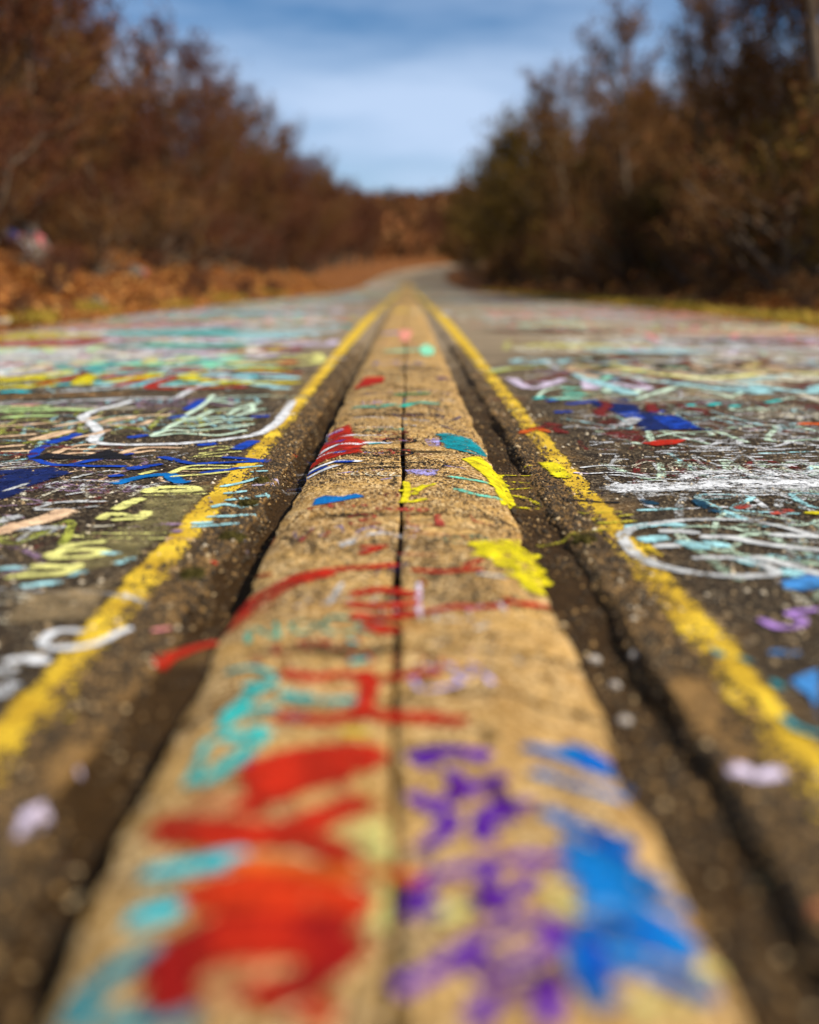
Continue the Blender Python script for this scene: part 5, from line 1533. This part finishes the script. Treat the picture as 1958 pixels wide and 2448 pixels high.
# rocky (left) bank: front row, then the wood behind it
LEFT_FRONT = [  # lateral distance from the road's edge, depth, height scale, kind, label
 (5.0, 25.0, .90, 'red1', 'bare reddish brown tree standing just behind the painted boulders'),
 (5.4, 29.0, .84, 'brn1', 'bare brown tree on the leafy bank, second along past the painted boulders'),
 (4.9, 33.0, .72, 'red2', 'tall reddish bare tree, third along past the painted boulders'),
 (4.7, 42.0, .80, 'red1', 'reddish bare tree just beyond the clear notch in the tree line on the rocky side'),
 (5.2, 48.0, .74, 'brn1', 'brown bare tree midway along the tree line on the rocky side'),
 (4.8, 55.0, .72, 'red2', 'reddish bare tree past the midpoint of the tree line on the rocky side'),
 (5.0, 62.0, .82, 'brn1', 'brown bare tree towards the far end of the rocky bank'),
]
for (e, y, s, k, lab) in LEFT_FRONT:
    plant(k, 'bare_tree', LEFT_E - e, y, s, T.random() * 6.28, lab, 'tree', 'trees on the rocky bank')
for j in range(26):
    y = 66 + j * 5.2 + T.uniform(-1.5, 1.5)
    plant(T.choice(['red1', 'brn1', 'red2']), 'bare_tree', LEFT_E - T.uniform(3.4, 7), y, T.uniform(.68, .85) * (1 + (y - 60) / 400), T.random() * 6.28,
          'far bare tree at the narrowing end of the tree line on the rocky side', 'tree', 'far trees on the rocky side')
for j in range(76):
    y = 26 + j * 1.8 + T.uniform(-1.5, 1.5)
    plant(T.choice(['red1', 'brn1', 'red2', 'brn2']), 'bare_tree', LEFT_E - T.uniform(7, 17) - y * .02, y, T.uniform(.62, .78), T.random() * 6.28,
          'bare brown tree deep in the wood behind the rocky bank', 'tree', 'wood behind the rocky bank')
# grassy (right) side
RIGHT_FRONT = [
 (4.6, 24.5, .98, 'tall', 'tall dark tree with pale trunk, nearest the camera on the grassy side'),
 (5.2, 27.0, 1.00, 'brn2', 'pale trunked bare tree, second along the grassy verge'),
 (6.0, 30.0, 1.05, 'brn2', 'brown crowned tree set back between the pale trunks on the grassy side'),
 (4.9, 34.5, .80, 'brn2', 'pale grey trunk rising from the dark brush on the grassy side'),
 (5.6, 42.0, .72, 'tall', 'sparse tree standing against the sky where the crowns open up'),
 (5.2, 48.5, .86, 'tall', 'tallest sparse tree standing against the sky beyond the grass strip'),
 (4.4, 53.0, .82, 'brn1', 'orange brown bare tree below the tallest sparse tree'),
 (4.2, 62.0, .86, 'brn2', 'rounded brown tree standing before the olive thicket'),
 (3.4, 70.0, 1.0, 'olive', 'dense olive tree, nearest of the dark thicket by the bend'),
 (3.6, 82.0, 1.12, 'olive', 'dense olive tree in the middle of the dark thicket by the bend'),
 (3.2, 98.0, 1.12, 'olive', 'dense olive tree at the far end of the dark thicket by the bend'),
]
for (e, y, s, k, lab) in RIGHT_FRONT:
    plant(k, 'olive_tree' if k == 'olive' else 'bare_tree', RIGHT_E + e, y, s, T.random() * 6.28, lab, 'tree', 'trees on the grassy side')
for j in range(24):
    y = 106 + j * 6 + T.uniform(-2, 2)
    plant(T.choice(['olive', 'brn1', 'brn2']), 'bare_tree', RIGHT_E + T.uniform(2.6, 6), y, T.uniform(.8, 1.0), T.random() * 6.28,
          'far brown tree where the road bends out of sight', 'tree', 'far trees on the grassy side')
for j in range(76):
    y = 25 + j * 1.8 + T.uniform(-1.5, 1.5)
    plant(T.choice(['brn1', 'brn2', 'tall', 'brn1', 'olive']), 'bare_tree', RIGHT_E + T.uniform(7, 16) + y * .02, y, T.uniform(.76, .95), T.random() * 6.28,
          'bare brown tree deep in the wood behind the grassy side', 'tree', 'wood behind the grassy side')
for j in range(18):
    y = 290 + T.uniform(0, 60)
    plant(T.choice(['red1', 'brn1', 'red2', 'olive']), 'bare_tree', -24 - float(road_x(y)) + j * 4.2 + T.uniform(-2, 2) + 8, y, T.uniform(1.0, 1.4), T.random() * 6.28,
          'distant tree closing the view where the road ends', 'tree', 'trees closing the end of the road')
# brush at the foot of the trees
for j in range(64):
    y = 17 * (95 / 17) ** ((j + T.random()) / 64)
    plant(T.choice(['shrub1', 'shrub2', 'shrub1']), 'shrub', LEFT_E - T.uniform(2.4, 6.5) - .5, y, T.uniform(.7, 1.3), T.random() * 6.28,
          'leafless brown shrub in the brush along the rocky bank', 'shrub', 'brush on the rocky bank')
for j in range(64):
    y = 17 * (95 / 17) ** ((j + T.random()) / 64)
    plant(T.choice(['shrub2', 'shrub3', 'shrub2']), 'shrub', RIGHT_E + T.uniform(2.0, 6), y, T.uniform(.6, 1.25), T.random() * 6.28,
          'dark tangled shrub in the brush behind the grass strip', 'shrub', 'brush on the grassy side')

for j in range(34):              # low dead weeds on the leaf litter
    y = 11 * (48 / 11) ** ((j + T.random()) / 34)
    sgn = -1 if j % 2 else 1
    plant('shrub1' if sgn < 0 else 'shrub2', 'dead_weed', (LEFT_E - T.uniform(.8, 2.8)) if sgn < 0 else (RIGHT_E + T.uniform(1.0, 2.6)), y, T.uniform(.14, .30), T.random() * 6.28,
          'low dead weed standing in the leaves of the rocky bank' if sgn < 0 else 'low dead weed standing in the leaves past the grass strip', 'weed', 'dead weeds on the rocky bank' if sgn < 0 else 'dead weeds on the grassy side')

# ------------------------------------------------------------------ wood covering the far ridge: one mass
def mass(n, x0, x1, y0, y1, mat, name, lab):
    V, F = [], []
    for k in range(n):
        y = random.uniform(y0, y1)
        x = random.uniform(x0, x1) * (y / y1)
        if abs(x - float(road_x(y))) < 9 and y < 330: continue
        z = float(ground_z(x, y))
        h = random.uniform(9, 14); w = random.uniform(2.5, 4.5)
        for q in range(26):
            a = random.random() * 6.28; d = w * random.random() ** .5; zz = z + h * random.uniform(.05, 1) * (1 - .45 * d / w)
            cx, cy = x + d * math.cos(a), y + d * math.sin(a)
            s = random.uniform(.5, 1.3)
            i = len(V)
            for _ in range(3):
                V.append((cx + random.gauss(0, s), cy + random.gauss(0, s), zz + random.gauss(0, s * 1.1)))
            F.append((i, i + 1, i + 2))
    o = fast_tris(name, np.array(V), np.array(F), mat)
    tag(o, lab, 'wood', kind='stuff')
M_FAR = mat_island('far_wood', [(0, (.035, .018, .007)), (.4, (.11, .042, .015)), (.8, (.20, .075, .024)), (1, (.26, .13, .045))], .9, .1)
mass(2600, -190, 230, 190, 760, M_FAR, 'distant_wood', 'rust brown wood covering the far ridge at the end of the road')

# ------------------------------------------------------------------ rocks and log on the left bank
def boulder(x, y, r, mat, label, flat=.75, rot=0, dz=0, seed=None, stretch=(1, 1, 1)):
    me = blob_mesh('boulder', r, seed or (x * 3 + y), 4, .45, flat)
    me.materials.append(mat)
    o = bpy.data.objects.new('boulder', me); link(o)
    o.location = (x, y, float(ground_z(x, y)) + r * flat * .45 + dz)
    o.rotation_euler = (random.gauss(0, .15), random.gauss(0, .15), rot)
    o.scale = stretch
    tag(o, label, 'boulder', 'boulders on the rocky bank')
    return o
def mat_painted_rock(name, cols, rock=((.06, .048, .036), (.20, .16, .12))):
    t = NT(name)
    n = t.noise(5, 6, .65)
    c = t.mix(t.rng(n, .35, .65), *rock)
    for i, (col, scale, lo) in enumerate(cols):
        f = t.noise(scale, 3, .5, t.mapping((1, 1, 1), (i * 7.3 + 1.1, i * 3.1, i * 5.7)))
        c = t.mix(t.rng(f, lo, lo + .05), c, col)
    t.bump(n, .8, .03)
    return t.done(c, .75, .3)
M_R_DARK = mat_painted_rock('dark_rock', [((.45, .10, .11), 2.2, .62)])
M_R_BLUE = mat_painted_rock('rock_blue_pink', [((.03, .05, .25), 3.0, .50), ((.60, .20, .20), 2.6, .56)])
M_R_WHITE = mat_painted_rock('rock_white', [((.66, .67, .70), 4, .45)])
M_R_LILAC = mat_painted_rock('rock_lilac', [((.52, .42, .42), 2.4, .42)])
boulder(-7.45, 22.0, .13, M_R_WHITE, 'white painted boulder on the leafy bank, lower of the two white ones', 1.1, .4, .12)
boulder(-7.60, 22.6, .11, M_R_WHITE, 'pale painted boulder perched behind and above the white one', 1.2, 1.4, .36)
boulder(-7.78, 22.1, .14, M_R_BLUE, 'boulder daubed with blue and pink paint beside the white one', .9, 2.0, .26)
boulder(-7.72, 22.75, .46, M_R_DARK, 'dark rock behind the painted boulders', 1.0, .2, .05)
boulder(-7.15, 21.6, .20, M_R_DARK, 'low dark rock at the foot of the white boulder', .8, .9)
boulder(-7.95, 21.4, .17, M_R_LILAC, 'lilac grey painted boulder at the very edge of the view', .8, 2.2, .1)
boulder(-5.02, 18.0, .15, M_R_DARK, 'small dark reddish stone lying in the orange leaves near the road', .75, 1.0)
boulder(-6.55, 27.0, .25, M_R_DARK, 'dark stone in the brush further along the leafy bank', .8, 1.0)
b = boulder(7.40, 20.3, .16, M_R_LILAC, 'pale painted stone at the foot of the brush past the grass strip', .8, .3)
b['group'] = 'stones past the grass strip'
# fallen weathered log
M_LOG = mat_bark('weathered_wood', (.30, .23, .14), (.58, .48, .32))
LV, LT = [], []
R2 = random.Random(3)
p0 = np.array([-6.35, 14.6, 0]); p1 = np.array([-4.62, 13.0, 0])
pts = []
for i in range(9):
    p = p0 + (p1 - p0) * i / 8
    pts.append((p[0], p[1] + .05 * math.sin(i * 1.9), float(ground_z(p[0], p[1])) + .07 + .02 * math.sin(i * 2.7)))
tube(LV, LT, pts, .11, .055, 9)
i0 = len(LV); LV.append(np.array(pts[0])); LV.append(np.array(pts[-1]))
for k in range(9):
    LT.append((i0, (k + 1) % 9, k)); LT.append((i0 + 1, len(pts) * 9 - 9 + k, len(pts) * 9 - 9 + (k + 1) % 9))
log = empty('fallen_log', (0, 0, 0), 'pale weathered log lying in the leaves at the edge of the road', 'log')
o = fast_tris('trunk', np.array(LV), np.array(LT), M_LOG, log)
SV, ST = [], []
q = np.array(pts[3]); tube(SV, ST, [q, q + np.array([.12, .05, .16]), q + np.array([.2, .02, .34])], .032, .012, 6)
fast_tris('branch_stub', np.array(SV), np.array(ST), M_LOG, log)
